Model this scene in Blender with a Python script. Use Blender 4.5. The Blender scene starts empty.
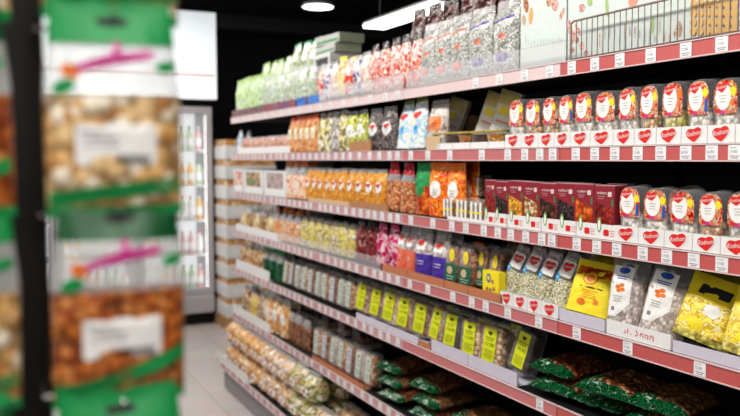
import bpy, bmesh, random
from math import *
from mathutils import Vector, Matrix
random.seed(7)
sc = bpy.context.scene
COL = sc.collection

# ------------------------------------------------------------------ camera
f, yaw, pit, rol, CZ = 800, .4485, .0622, -.003, 1.62
F = Vector((sin(yaw)*cos(pit), cos(yaw)*cos(pit), -sin(pit)))
R0 = Vector((cos(yaw), -sin(yaw), 0)); U0 = R0.cross(F)
Rr = cos(rol)*R0 + sin(rol)*U0; Uu = -sin(rol)*R0 + cos(rol)*U0
cam_d = bpy.data.cameras.new('camera'); cam = bpy.data.objects.new('camera', cam_d); COL.objects.link(cam)
m = Matrix((Rr, Uu, -F)).transposed().to_4x4(); m.translation = (0, 0, CZ); cam.matrix_world = m
cam_d.sensor_width = 36; cam_d.lens = f*36/740; cam_d.clip_start = .02
cam_d.dof.use_dof = True; cam_d.dof.focus_distance = 2.15; cam_d.dof.aperture_fstop = 2.6
sc.camera = cam

def yat(px, X, z):            # distance along the aisle of a point of the shelf plane
    a = (px-370)/f; dz = z-CZ
    return (a*(X*F.x+dz*F.z) - X*Rr.x - dz*Rr.z)/(Rr.y - a*F.y)

# ------------------------------------------------------------------ materials
_m = {}
def nodes(name):
    mt = bpy.data.materials.new(name); mt.use_nodes = True
    nt = mt.node_tree; nt.nodes.clear()
    o = nt.nodes.new('ShaderNodeOutputMaterial')
    return mt, nt, o
def bsdf(nt, col=(.8,.8,.8), rough=.5, metal=0, spec=.5):
    b = nt.nodes.new('ShaderNodeBsdfPrincipled')
    b.inputs['Base Color'].default_value = (*col, 1); b.inputs['Roughness'].default_value = rough
    b.inputs['Metallic'].default_value = metal; b.inputs['Specular IOR Level'].default_value = spec
    return b
def coords(nt, scale=1, jitter=True):
    tc = nt.nodes.new('ShaderNodeTexCoord'); vm = nt.nodes.new('ShaderNodeVectorMath'); vm.operation = 'ADD'
    nt.links.new(tc.outputs['Object'], vm.inputs[0])
    if jitter:
        oi = nt.nodes.new('ShaderNodeObjectInfo'); mu = nt.nodes.new('ShaderNodeMath'); mu.operation = 'MULTIPLY'
        mu.inputs[1].default_value = 7.0; nt.links.new(oi.outputs['Random'], mu.inputs[0])
        cb = nt.nodes.new('ShaderNodeCombineXYZ')
        for k in range(3): nt.links.new(mu.outputs[0], cb.inputs[k])
        nt.links.new(cb.outputs[0], vm.inputs[1])
    return vm.outputs[0]
def bump(nt, b, h, strength, dist=.002):
    bp = nt.nodes.new('ShaderNodeBump'); bp.inputs['Strength'].default_value = strength; bp.inputs['Distance'].default_value = dist
    nt.links.new(h, bp.inputs['Height']); nt.links.new(bp.outputs[0], b.inputs['Normal'])
def plain(name, col, rough=.5, metal=0, wr=0, ws=60, spec=.5, em=0):
    """one colour; wr adds crinkle"""
    if name in _m: return _m[name]
    mt, nt, o = nodes(name); b = bsdf(nt, col, rough, metal, spec)
    v = coords(nt); n = nt.nodes.new('ShaderNodeTexNoise'); n.inputs['Scale'].default_value = ws; n.inputs['Detail'].default_value = 2
    nt.links.new(v, n.inputs['Vector'])
    if wr: bump(nt, b, n.outputs['Fac'], wr, .004)
    mx = nt.nodes.new('ShaderNodeMix'); mx.data_type = 'RGBA'
    mx.inputs[6].default_value = (*col, 1); mx.inputs[7].default_value = (*[c*.88 for c in col], 1)
    nt.links.new(n.outputs['Fac'], mx.inputs[0]); nt.links.new(mx.outputs[2], b.inputs['Base Color'])
    if em:
        b.inputs['Emission Color'].default_value = (*col, 1); b.inputs['Emission Strength'].default_value = em
    nt.links.new(b.outputs[0], o.inputs[0]); _m[name] = mt; return mt
def ramp(nt, cols, const=True):
    r = nt.nodes.new('ShaderNodeValToRGB'); cr = r.color_ramp
    cr.interpolation = 'CONSTANT' if const else 'LINEAR'
    while len(cr.elements) < len(cols): cr.elements.new(.5)
    for i, c in enumerate(cols):
        cr.elements[i].position = i/len(cols) if const else i/(len(cols)-1)
        cr.elements[i].color = (*c, 1)
    return r
def food(name, cols, scale=110, rough=.35, gap=None, stretch=(1,1,1), bs=.8):
    """loose pieces seen through film: cells of several tints with rounded relief"""
    if name in _m: return _m[name]
    cols = [tuple(q**1.3 for q in c) for c in cols]
    mt, nt, o = nodes(name); b = bsdf(nt, cols[0], rough); b.inputs['Coat Weight'].default_value = .5; b.inputs['Coat Roughness'].default_value = .12
    v = coords(nt); mp = nt.nodes.new('ShaderNodeMapping'); mp.inputs['Scale'].default_value = stretch
    nt.links.new(v, mp.inputs[0])
    vo = nt.nodes.new('ShaderNodeTexVoronoi'); vo.inputs['Scale'].default_value = scale
    nt.links.new(mp.outputs[0], vo.inputs['Vector'])
    sp = nt.nodes.new('ShaderNodeSeparateColor'); nt.links.new(vo.outputs['Color'], sp.inputs[0])
    r = ramp(nt, cols); nt.links.new(sp.outputs[0], r.inputs[0])
    g = gap or tuple(c*.35 for c in cols[0])  # darker between pieces: crevice shade painted into the colour
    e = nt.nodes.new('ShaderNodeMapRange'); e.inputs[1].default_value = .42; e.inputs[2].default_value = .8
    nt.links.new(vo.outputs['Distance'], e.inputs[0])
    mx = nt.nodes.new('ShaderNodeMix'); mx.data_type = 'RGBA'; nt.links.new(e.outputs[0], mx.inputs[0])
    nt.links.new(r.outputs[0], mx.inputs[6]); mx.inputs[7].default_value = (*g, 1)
    nt.links.new(mx.outputs[2], b.inputs['Base Color'])
    iv = nt.nodes.new('ShaderNodeMath'); iv.operation = 'SUBTRACT'; iv.inputs[0].default_value = 1
    nt.links.new(vo.outputs['Distance'], iv.inputs[1]); bump(nt, b, iv.outputs[0], bs, .004)
    nt.links.new(b.outputs[0], o.inputs[0]); _m[name] = mt; return mt
def pack(name, cols, scale=28, rough=.22, wr=.8):
    """printed wrapper: soft patches of several inks with a crinkled gloss"""
    if name in _m: return _m[name]
    cols = [tuple(q**1.35 for q in c) for c in cols]
    mt, nt, o = nodes(name); b = bsdf(nt, cols[0], rough); v = coords(nt)
    n = nt.nodes.new('ShaderNodeTexNoise'); n.inputs['Scale'].default_value = scale; n.inputs['Detail'].default_value = 3
    n.inputs['Distortion'].default_value = .8
    nt.links.new(v, n.inputs['Vector'])
    e = nt.nodes.new('ShaderNodeMapRange'); e.inputs[1].default_value = .3; e.inputs[2].default_value = .7
    nt.links.new(n.outputs['Fac'], e.inputs[0]); r = ramp(nt, cols); nt.links.new(e.outputs[0], r.inputs[0])
    nt.links.new(r.outputs[0], b.inputs['Base Color'])
    n2 = nt.nodes.new('ShaderNodeTexNoise'); n2.inputs['Scale'].default_value = 42; nt.links.new(v, n2.inputs['Vector'])
    bump(nt, b, n2.outputs['Fac'], wr, .006)
    nt.links.new(b.outputs[0], o.inputs[0]); _m[name] = mt; return mt
def film(name, col=(.9,.92,.95), haze=.12, wr=.4, ws=40, rough=.08):
    """clear plastic: mostly transparent, hazy skin, sharp glints"""
    if name in _m: return _m[name]
    mt, nt, o = nodes(name)
    t = nt.nodes.new('ShaderNodeBsdfTransparent'); b = bsdf(nt, col, rough)
    b.inputs['Specular IOR Level'].default_value = .8
    v = coords(nt); n = nt.nodes.new('ShaderNodeTexNoise'); n.inputs['Scale'].default_value = ws; nt.links.new(v, n.inputs['Vector'])
    bump(nt, b, n.outputs['Fac'], wr, .006)
    fr = nt.nodes.new('ShaderNodeLayerWeight'); fr.inputs[0].default_value = .25
    mr = nt.nodes.new('ShaderNodeMapRange'); mr.inputs[3].default_value = haze; mr.inputs[4].default_value = min(1, haze+.38)
    nt.links.new(fr.outputs['Facing'], mr.inputs[0])
    mx = nt.nodes.new('ShaderNodeMixShader'); nt.links.new(mr.outputs[0], mx.inputs[0])
    nt.links.new(t.outputs[0], mx.inputs[1]); nt.links.new(b.outputs[0], mx.inputs[2]); nt.links.new(mx.outputs[0], o.inputs[0])
    _m[name] = mt; return mt

WHITE = plain('white card', (.82,.83,.84), .5); PAPER = plain('white paper', (.9,.9,.9), .6)
INK = plain('black ink', (.03,.03,.035), .6); GREYINK = plain('grey ink', (.25,.25,.28), .6)
RED = plain('logo red', (.72,.03,.025), .4); YEL = plain('yellow print', (.95,.78,.03), .45)
NEON = plain('neon yellow label', (.74,.80,.02), .5); GRN = plain('green film', (.012,.32,.09), .5, wr=.5, ws=45)
DGRN = plain('dark green film', (.01,.10,.04), .25, wr=.5); BLUE = plain('blue print', (.02,.12,.5), .4)
SKY = plain('sky blue print', (.05,.38,.75), .4); PINK = plain('pink print', (.62,.05,.30), .4)
MAGENTA = plain('magenta foil', (.6,.02,.14), .25, wr=.7); CARDB = plain('brown cardboard', (.42,.22,.11), .75)
TANB = plain('tan cardboard', (.62,.45,.28), .75); ORCARD = plain('orange brown cardboard', (.50,.20,.10), .7)
LILAC = plain('pale lilac card', (.62,.6,.70), .6); MAROON = plain('dark red carton', (.30,.03,.05), .35)
FILM = film('clear film'); HARD = film('clear rigid plastic', haze=.05, wr=.15, ws=20)
MILK = film('milky film', haze=.22); FENCE = film('clear acrylic', (.75,.76,.8), .20, .05, 8)
ORANGE = plain('orange print', (.85,.22,.03), .35, wr=.4); DARKF = plain('dark foil', (.03,.02,.02), .25, wr=.6)
PURPLE = plain('violet foil', (.09,.05,.38), .25, wr=.5); CORAL = plain('coral foil', (.80,.20,.12), .3, wr=.5)
BLACKM = plain('black metal', (.008,.008,.009), .6); RAILRED = plain('red shelf rail', (.56,.13,.13), .35); RAILGLARE1 = plain('red rail with slight glare', (.58,.21,.22), .35); RAILGLARE2 = plain('red rail with more glare', (.60,.34,.37), .35); RAILGLARE3 = plain('red rail with strong glare', (.78,.64,.65), .3)  # paler rails: overhead glare painted into the red rail colour
STEEL = plain('grey metal', (.35,.34,.36), .4, .3); CHROME = plain('chrome wire', (.6,.6,.6), .25, .9)
LIP = plain('pale rail lip', (.75,.62,.62), .3); TAG = plain('price card', (.85,.87,.9), .5)

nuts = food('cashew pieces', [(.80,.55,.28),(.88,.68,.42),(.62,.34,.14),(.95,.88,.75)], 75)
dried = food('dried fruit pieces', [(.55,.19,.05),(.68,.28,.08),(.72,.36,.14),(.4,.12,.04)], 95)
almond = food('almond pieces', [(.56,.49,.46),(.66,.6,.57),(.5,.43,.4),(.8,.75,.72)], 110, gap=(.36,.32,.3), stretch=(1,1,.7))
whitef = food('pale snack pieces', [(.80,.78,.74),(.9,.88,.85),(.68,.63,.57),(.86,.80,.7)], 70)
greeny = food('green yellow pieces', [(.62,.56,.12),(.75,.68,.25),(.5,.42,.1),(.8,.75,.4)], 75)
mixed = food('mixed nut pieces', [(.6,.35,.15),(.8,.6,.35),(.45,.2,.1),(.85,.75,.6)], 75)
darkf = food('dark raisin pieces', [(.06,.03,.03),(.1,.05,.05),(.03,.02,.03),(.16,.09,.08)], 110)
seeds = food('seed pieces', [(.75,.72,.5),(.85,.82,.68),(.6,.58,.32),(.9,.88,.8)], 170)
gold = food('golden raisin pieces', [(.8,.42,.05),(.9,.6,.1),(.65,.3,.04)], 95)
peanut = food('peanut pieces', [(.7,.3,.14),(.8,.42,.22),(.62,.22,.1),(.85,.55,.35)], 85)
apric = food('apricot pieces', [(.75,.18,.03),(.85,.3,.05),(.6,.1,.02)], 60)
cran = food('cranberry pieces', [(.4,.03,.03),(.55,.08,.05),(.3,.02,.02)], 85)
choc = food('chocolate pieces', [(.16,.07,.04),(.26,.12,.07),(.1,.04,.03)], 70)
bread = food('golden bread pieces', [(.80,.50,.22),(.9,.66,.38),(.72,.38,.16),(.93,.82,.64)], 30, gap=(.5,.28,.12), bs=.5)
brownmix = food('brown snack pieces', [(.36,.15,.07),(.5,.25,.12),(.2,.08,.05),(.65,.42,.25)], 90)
art = pack('multicolour fruit print', [(.5,.02,.03),(.68,.05,.04),(.75,.28,.12),(.8,.62,.55),(.42,.05,.04),(.8,.42,.12),(.85,.78,.7)], 60)

# ------------------------------------------------------------------ mesh builder
_txt = {}
def text_geo(s, shear=0):
    if (s, shear) in _txt: return _txt[(s, shear)]
    c = bpy.data.curves.new('t', 'FONT'); c.body = s; c.size = 1; c.align_x = 'CENTER'; c.align_y = 'CENTER'
    c.shear = shear; c.resolution_u = 3
    o = bpy.data.objects.new('t', c); me = bpy.data.meshes.new_from_object(o)
    vs = [tuple(v.co) for v in me.vertices]; fs = [tuple(p.vertices) for p in me.polygons]
    bpy.data.objects.remove(o); bpy.data.curves.remove(c); bpy.data.meshes.remove(me)
    _txt[(s, shear)] = (vs, fs); return vs, fs
flat0 = lambda x, z: 0.0
class MB:
    def __init__(s): s.v = []; s.f = []; s.mi = []; s.m = []
    def add(s, vs, fs, mat):
        if mat not in s.m: s.m.append(mat)
        k = len(s.v); i = s.m.index(mat); s.v += [tuple(v) for v in vs]
        for q in fs: s.f.append(tuple(a+k for a in q)); s.mi.append(i)
        return s
    def box(s, x0, x1, y0, y1, z0, z1, mat):
        vs = [(x,y,z) for z in (z0,z1) for y in (y0,y1) for x in (x0,x1)]
        return s.add(vs, [(0,2,3,1),(4,5,7,6),(0,1,5,4),(2,6,7,3),(0,4,6,2),(1,3,7,5)], mat)
    def bbox(s, x0, x1, y0, y1, z0, z1, mat, r=.003):
        r = min(r, (x1-x0)/3, (y1-y0)/3, (z1-z0)/3)
        bm = bmesh.new(); bmesh.ops.create_cube(bm, size=1)
        for v in bm.verts:
            v.co = ((x0+x1)/2+v.co.x*(x1-x0), (y0+y1)/2+v.co.y*(y1-y0), (z0+z1)/2+v.co.z*(z1-z0))
        bmesh.ops.bevel(bm, geom=bm.edges[:], offset=r, segments=2, affect='EDGES', profile=.6)
        bm.verts.index_update()
        s.add([tuple(v.co) for v in bm.verts], [tuple(v.index for v in q.verts) for q in bm.faces], mat); bm.free(); return s
    def loft(s, rings, mat, caps=True):
        n = len(rings[0]); vs = [p for r in rings for p in r]; fs = []
        for i in range(len(rings)-1):
            for j in range(n):
                k = (j+1) % n; fs.append((i*n+j, i*n+k, (i+1)*n+k, (i+1)*n+j))
        if caps: fs += [tuple(reversed(range(n))), tuple(range((len(rings)-1)*n, len(rings)*n))]
        return s.add(vs, fs, mat)
    def tube(s, p, r, mat, n=6, closed=False):
        p = [Vector(q) for q in p]; rings = []
        for i, q in enumerate(p):
            a = p[max(i-1,0)]; b = p[min(i+1,len(p)-1)]; d = (b-a).normalized()
            u = d.cross(Vector((0,0,1)) if abs(d.z) < .9 else Vector((1,0,0))).normalized(); w = d.cross(u)
            rr = r[i] if isinstance(r, (list, tuple)) else r
            rings.append([tuple(q + rr*(cos(2*pi*j/n)*u + sin(2*pi*j/n)*w)) for j in range(n)])
        return s.loft(rings, mat)
    def lathe(s, prof, mat, n=20, c=(0,0,0), caps=True):
        return s.loft([[(c[0]+r*cos(2*pi*j/n), c[1]+r*sin(2*pi*j/n), c[2]+z) for j in range(n)] for r, z in prof], mat, caps)
    def decal(s, S, cx, cz, pts, mat, off=.0006, rings=4):
        n = len(pts); vs = [(cx, S(cx,cz)-off, cz)]
        for k in range(1, rings+1):
            for a, b in pts:
                x, z = cx+a*k/rings, cz+b*k/rings; vs.append((x, S(x,z)-off, z))
        fs = [(0, 1+(j+1) % n, 1+j) for j in range(n)]
        for k in range(rings-1):
            for j in range(n):
                i = (j+1) % n; fs.append((1+k*n+j, 1+k*n+i, 1+(k+1)*n+i, 1+(k+1)*n+j))
        return s.add(vs, [tuple(reversed(q)) for q in fs], mat)
    def text(s, t, S, cx, cz, size, mat, off=.0012, shear=0, rot=0):
        vs, fs = text_geo(t, shear); o = []
        for x, y, _ in vs:
            a, b = x*size, y*size; a, b = a*cos(rot)-b*sin(rot), a*sin(rot)+b*cos(rot)
            o.append((cx+a, S(cx+a, cz+b)-off, cz+b))
        return s.add(o, fs, mat)
    def build(s, name, smooth=False):
        me = bpy.data.meshes.new(name); me.from_pydata(s.v, [], s.f)
        for m_ in s.m: me.materials.append(m_)
        me.polygons.foreach_set('material_index', s.mi)
        if smooth:
            me.polygons.foreach_set('use_smooth', [True]*len(s.f))
            try: me.set_sharp_from_angle(angle=radians(50))
            except Exception: pass
        me.update(); return me
def oval(a, b, n=20): return [(a*cos(2*pi*i/n), b*sin(2*pi*i/n)) for i in range(n)]
def rrect(w, h, r, n=4, rt=None):
    out = []; rt = r if rt is None else rt
    for k, (sx, sz) in enumerate(((1,1),(-1,1),(-1,-1),(1,-1))):
        q = rt if sz > 0 else r
        for i in range(n+1):
            a = (k + i/n)*pi/2; out.append((sx*(w/2-q)+q*cos(a), sz*(h/2-q)+q*sin(a)))
    return out
def rect(w, h, n=4):
    o = []
    P = [(w/2,-h/2),(w/2,h/2),(-w/2,h/2),(-w/2,-h/2)]
    for i in range(4):
        a, b = P[i], P[(i+1) % 4]
        for k in range(n): o.append((a[0]+(b[0]-a[0])*k/n, a[1]+(b[1]-a[1])*k/n))
    return o
def poly(P, n=3):
    o = []
    for i in range(len(P)):
        a, b = P[i], P[(i+1) % len(P)]
        for k in range(n): o.append((a[0]+(b[0]-a[0])*k/n, a[1]+(b[1]-a[1])*k/n))
    return o
def heart(w, h, n=28, tilt=.12):
    o = []
    for i in range(n):
        t = 2*pi*i/n; x = (.55*sin(t)**3+.45*sin(t))/2*w; z = (.55*(13*cos(t)-5*cos(2*t)-2*cos(3*t)-cos(4*t)+2)/29+.45*cos(t)*.42)*h
        o.append((x*cos(tilt)-z*sin(tilt), x*sin(tilt)+z*cos(tilt)))
    return o[::-1]
def star(r, n=9):
    return [((r if i % 2 else r*.72)*cos(pi*i/n), (r if i % 2 else r*.72)*sin(pi*i/n)) for i in range(2*n)]
def outline(w, h, r, y, cz, rt=None): return [(x, y, cz+z) for x, z in rrect(w, h, r, 4, rt)]

# ------------------------------------------------------------------ kits: a thing and its parts
class Kit:
    def __init__(s, name, cat): s.name = name; s.cat = cat; s.parts = []
    def part(s, name, mb, smooth=False, label=None, sub=()):
        s.parts.append((name, mb.build(name, smooth) if isinstance(mb, MB) else mb, label, [(n, q.build(n, sm)) for n, q, sm in sub])); return s
REG = []
ORD = ['', 'nearest', 'second', 'third', 'fourth', 'fifth', 'sixth', 'seventh', 'eighth', 'ninth', 'tenth', 'eleventh', 'twelfth',
       'thirteenth', 'fourteenth', 'fifteenth', 'sixteenth', 'seventeenth', 'eighteenth', 'nineteenth', 'twentieth']
def place(kit, loc, rz=-pi/2, desc='', where='', group=None, lean=0, roll=0, sx=1, sz=1, behind=0, sy=1, key=None):
    r = bpy.data.objects.new(kit.name, None); COL.objects.link(r); r.empty_display_size = .03
    r.location = loc; r.rotation_euler = (lean, roll, rz); r.scale = (sx, sy, sz); r['category'] = kit.cat
    if group: r['group'] = group
    for n, me, lab, sub in kit.parts:
        o = bpy.data.objects.new(n, me); COL.objects.link(o); o.parent = r
        if lab: o['label'] = lab
        for n2, me2 in sub:
            q = bpy.data.objects.new(n2, me2); COL.objects.link(q); q.parent = o
    REG.append(dict(o=r, desc=desc, where=where, y=loc[1], z=loc[2], behind=behind, key=key or (desc, where)))
    return r
def settle(r, z):
    """lower or raise a placed thing until its lowest point rests at height z"""
    M_ = Matrix.LocRotScale(r.location, r.rotation_euler, r.scale); lo = 1e9; row = M_[2]
    for c in r.children:
        for v in c.data.vertices:
            p = v.co; q = row[0]*p.x+row[1]*p.y+row[2]*p.z+row[3]
            if q < lo: lo = q
    r.location.z += z+.0022-lo
def single(name, mb, label, cat, loc=(0,0,0), rz=0, group=None, smooth=False):
    o = bpy.data.objects.new(name, mb.build(name, smooth)); COL.objects.link(o); o.location = loc; o.rotation_euler = (0,0,rz)
    o['label'] = label; o['category'] = cat
    if group: o['group'] = group
    return o
def struct(name, mb, loc=(0,0,0), smooth=False):
    o = bpy.data.objects.new(name, mb.build(name, smooth)); COL.objects.link(o); o.location = loc; o['kind'] = 'structure'; return o

def surf(w, h, d, base=1.0, top=.05, fold=.55, ed=2.6, lump=.0):
    def T(x, z):
        u = min(1, abs(2*x/w)); v = min(1, max(0, z/h))
        e = max(0, 1-u**ed)**.5
        p = base + (1-base)*min(1, v/.16)
        if v > fold:
            q = (v-fold)/(1-fold); p = 1+(top-1)*(q*q*(3-2*q))
        w_ = lump*(sin(x*170+z*60)+.8*sin(z*140-x*70))*e
        return (d/2*p+w_)*e + .0006
    return T
def pouch(mb, w, h, d, zones, T, neck=.0, nx=12, nz=20, zig=0):
    """filled bag as one closed surface; zones = [(v0, v1, material)]"""
    cuts = sorted(set([round(i/nz, 4) for i in range(nz+1)] + [z[0] for z in zones] + [z[1] for z in zones]))
    xs = [sin((i/nx*2-1)*pi/2)*.6+(i/nx*2-1)*.4 for i in range(nx+1)]
    def pt(u, v, sgn):
        ww = w*(1-neck*max(0, (v-.6)/.4)); x = u*w/2; return (u*ww/2, sgn*T(x, v*h), v*h)
    vs = []; n = nx+1
    for v in cuts: vs += [pt(u, v, -1) for u in xs]
    b0 = len(vs)
    for v in cuts: vs += [pt(u, v, 1) for u in xs]
    for zi, (v0, v1, mat) in enumerate(zones):
        fs = []
        for i in range(len(cuts)-1):
            if cuts[i] >= v0-1e-6 and cuts[i+1] <= v1+1e-6:
                for j in range(nx):
                    a = i*n+j; fs.append((a, a+1, a+1+n, a+n)); a += b0; fs.append((a+1, a, a+n, a+1+n))
                a = i*n; fs.append((a+n, a+n+b0, a+b0, a)); a += nx; fs.append((a, a+b0, a+n+b0, a+n))
                if i == 0:
                    for j in range(nx): fs.append((j+1, j, j+b0, j+1+b0))
                if i == len(cuts)-2:
                    k = (i+1)*n
                    for j in range(nx): fs.append((k+j, k+j+1, k+j+1+b0, k+j+b0))
        used = sorted({q for t in fs for q in t}); mp = {q: k for k, q in enumerate(used)}
        mb.add([vs[q] for q in used], [tuple(mp[q] for q in t) for t in fs], mat)
    return mb
def bag(name, cat, w, h, d, body, header=None, label=None, base=1., top=.05, fold=.55, hv=.9, film_over=False, neck=0, lump=.0012, foot=None):
    """pouch kit. body: zones. label(mb, S): adds label decals"""
    k = Kit(name, cat); T = surf(w, h, d, base, top, fold, lump=lump); S = lambda x, z: -T(x, z)
    mb = MB(); pouch(mb, w, h, d, body, T, neck); k.part('bag_body', mb, True)
    if header:
        mb = MB(); Th = lambda x, z: T(x, hv*h+z)+.0006; pouch(mb, w*1.01, h*(1.0-hv), d, [(0, 1, header)], Th, 0, nz=3)
        mb.v = [(x*(1-neck*max(0, (hv+.05-.6)/.4)), y, z+hv*h) for x, y, z in mb.v]; k.part('header_seal', mb, True)
    if label:
        for n, fn in label:
            mb = MB(); fn(mb, S); k.part(n, mb)
    return k
def lines(mb, S, cx, cz, w, n, gap, mat=GREYINK, t=.0012, off=.0011):
    for i in range(n):
        ww = w*(1-.35*((i*37) % 10)/10); mb.decal(S, cx, cz-i*gap, rect(ww, t, 3), mat, off, 1)

# --- clamshell tub with rounded top
def logo(mb, S, cx, cz, w, h, off=.0006, rim=True, tilt=.12):
    if rim: mb.decal(S, cx, cz, heart(w*1.14, h*1.16, tilt=tilt), PAPER, off)
    mb.decal(S, cx, cz, heart(w, h, tilt=tilt), RED, off+.0006)
    mb.text('Rodnom', S, cx, cz+h*.05, w*.27, PAPER, off+.0014, .3, tilt)
def clam(w, h, d, rt, r=.012, y0=0):
    """flange at the back, domed tub to the front (-y)"""
    cz = h/2
    return [outline(w, h, r, d/2, cz, rt), outline(w, h, r, d/2-.002, cz, rt), outline(w*.93, h*.96, r*.9, d/2-.003, cz, rt*.95),
            outline(w*.90, h*.945, r*.9, -d/2+.008, cz, rt*.9), outline(w*.86, h*.92, r*.85, -d/2+.002, cz, rt*.88), outline(w*.82, h*.895, r*.8, -d/2, cz, rt*.85)]
def heart_tub(food_m, blob=YEL, side=None):
    w, h, d = .094, .165, .055; k = Kit('snack_tub', 'snack tub'); S = lambda x, z: -d/2
    mb = MB(); mb.loft(clam(w, h, d, .034), HARD); k.part('clear_shell', mb, True)
    mb = MB(); hh = h*.52
    mb.loft([outline(w*s_, hh*q, .01, y, hh/2+.004, .02) for s_, q, y in ((.80,.9,d/2-.006),(.86,.96,d/2-.012),(.84,.95,-d/2+.009),(.74,.86,-d/2+.004))], food_m)
    k.part('contents', mb, True)
    mb = MB(); mb.decal(S, 0, h*.68, rrect(w*.93, h*.52, .01, 4, .032), art, .0004)
    mb.decal(S, w*.3, h*.76, star(.014), blob, .0008)
    mb.decal(S, -w*.1, h*.69, oval(w*.31, h*.21), PAPER, .0010)
    mb.decal(S, -w*.16, h*.83, heart(.044, .028), RED, .0014); mb.text('Rodnom', S, -w*.16, h*.832, .0115, PAPER, .002, .3, .12)
    lines(mb, S, -w*.1, h*.70, w*.3, 3, .0075, GREYINK, .0012, .0016)
    for q, (a, b) in enumerate(((-.28,.47),(-.12,.45),(.05,.46),(.2,.5),(.27,.6))):
        mb.decal(S, w*a, h*b, oval(.008, .006, 10), (RED, PINK, CORAL, TANB, ORANGE)[q], .0012, 2)
    if side: mb.decal(S, w*.36, h*.56, rrect(.012, .034, .003), side, .0013, 2)
    k.part('printed_label', mb); return k
def logo_tray(w, h=.043, d=.085):
    k = Kit('display_tray', 'display tray'); mb = MB(); t = .0015
    mb.box(-w/2, w/2, -d/2, d/2, 0, t, WHITE); mb.box(-w/2, w/2, -d/2, -d/2+t, t, h, WHITE)
    mb.box(-w/2, w/2, d/2-t, d/2, t, h, WHITE)
    for s_ in (-1, 1): mb.box(min(s_*w/2, s_*(w/2-t)), max(s_*w/2, s_*(w/2-t)), -d/2+t, d/2-t, t, h, WHITE)
    k.part('tray_box', mb)
    mb = MB(); logo(mb, lambda x, z: -d/2, 0, h*.52, .062, .040); k.part('printed_logo', mb, label='red heart logo with white lettering'); return k
def tray(w, h, d, mat, deco=None, name='display_tray'):
    k = Kit(name, 'display tray'); mb = MB(); t = .002
    mb.box(-w/2, w/2, -d/2, d/2, 0, .0012, mat); mb.box(-w/2, w/2, -d/2, -d/2+t, .0012, h, mat)
    for s_ in (-1, 1): mb.box(min(s_*w/2, s_*(w/2-t)), max(s_*w/2, s_*(w/2-t)), -d/2+t, -d/2+.008, .0012, h*.9, mat)
    k.part('tray_box', mb)
    if deco: mb = MB(); deco(mb, lambda x, z: -d/2, w, h); k.part('printed_front', mb)
    return k
def carton(food_m):
    w, h, d = .083, .150, .034; k = Kit('snack_carton', 'carton'); S = lambda x, z: -d/2
    mb = MB(); mb.bbox(-w/2, w/2, -d/2, d/2, 0, h, MAROON, .0025); k.part('carton_box', mb)
    mb = MB(); mb.box(-w/2+.002, w/2-.002, -d/2+.002, d/2-.002, h+.0002, h+.0012, LIP); k.part('top_flap', mb)
    mb = MB(); mb.decal(S, 0, h*.42, poly([(w*.44,-h*.30),(w*.44,h*.12),(-w*.44,h*.28),(-w*.44,-h*.24)], 4), food_m, .0006, 5); k.part('window', mb, label='clear window showing the contents')
    mb = MB(); mb.text('rodnom', S, -w*.12, h*.86, .012, PAPER, .0008, .2); lines(mb, S, -w*.15, h*.79, .03, 2, .006, LIP, .001)
    mb.decal(S, w*.27, h*.84, rrect(.016, .014, .003), LIP, .0008, 2); mb.decal(S, w*.4, h*.68, rrect(.006, .02, .002), GRN, .0008, 2)
    k.part('printed_text', mb); return k
def label_tub(lab, food_m, price, dark=False):
    """rigid see-through box with a tall paper label"""
    w, h, d = .092, .155, .05; k = Kit('snack_box', 'clear snack box'); S = lambda x, z: -d/2
    mb = MB(); mb.loft(clam(w, h, d, .014), HARD); k.part('clear_shell', mb, True)
    mb = MB(); mb.loft([outline(w*s_, h*.9*q, .01, y, h*.48, .012) for s_, q, y in ((.80,.9,d/2-.006),(.86,.98,d/2-.012),(.84,.96,-d/2+.009),(.74,.88,-d/2+.005))], food_m)
    k.part('contents', mb, True)
    mb = MB(); lw = w*.52; mb.decal(S, -.002, h*.50, rect(lw, h*.76), lab, .0004, 1)
    for s_ in (-1, 1):
        mb.decal(S, -.002+s_*.004, h*.77, oval(.004, .0055, 10), INK, .001, 1)
    mb.decal(S, -.002, h*.735, oval(.003, .003, 8), INK, .001, 1)
    mb.text(price, S, -.002, h*.50, .0175, INK, .001); lines(mb, S, -.002, h*.66, lw*.75, 2, .008, INK, .0022)
    lines(mb, S, -.002, h*.36, lw*.8, 5, .0062, INK, .0014)
    k.part('price_label', mb, label='yellow paper label with black print' if lab is NEON else 'pale paper label with small black print'); return k
def flat_clam(food_m):
    w, h, d = .11, .034, .15; k = Kit('flat_tub', 'clear snack box'); mb = MB()
    R_ = lambda s_, z: [(x*s_, y*s_, z) for x, y in rrect(w, d, .012)]
    mb.loft([R_(.92,0), R_(.94,.004), R_(1,.016), R_(1,.019), R_(.94,.02), R_(.9,h)], HARD); k.part('clear_shell', mb, True)
    mb = MB(); mb.loft([R_(.88,.002), R_(.9,.022), R_(.8,.028)], food_m); k.part('contents', mb, True); return k

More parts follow.
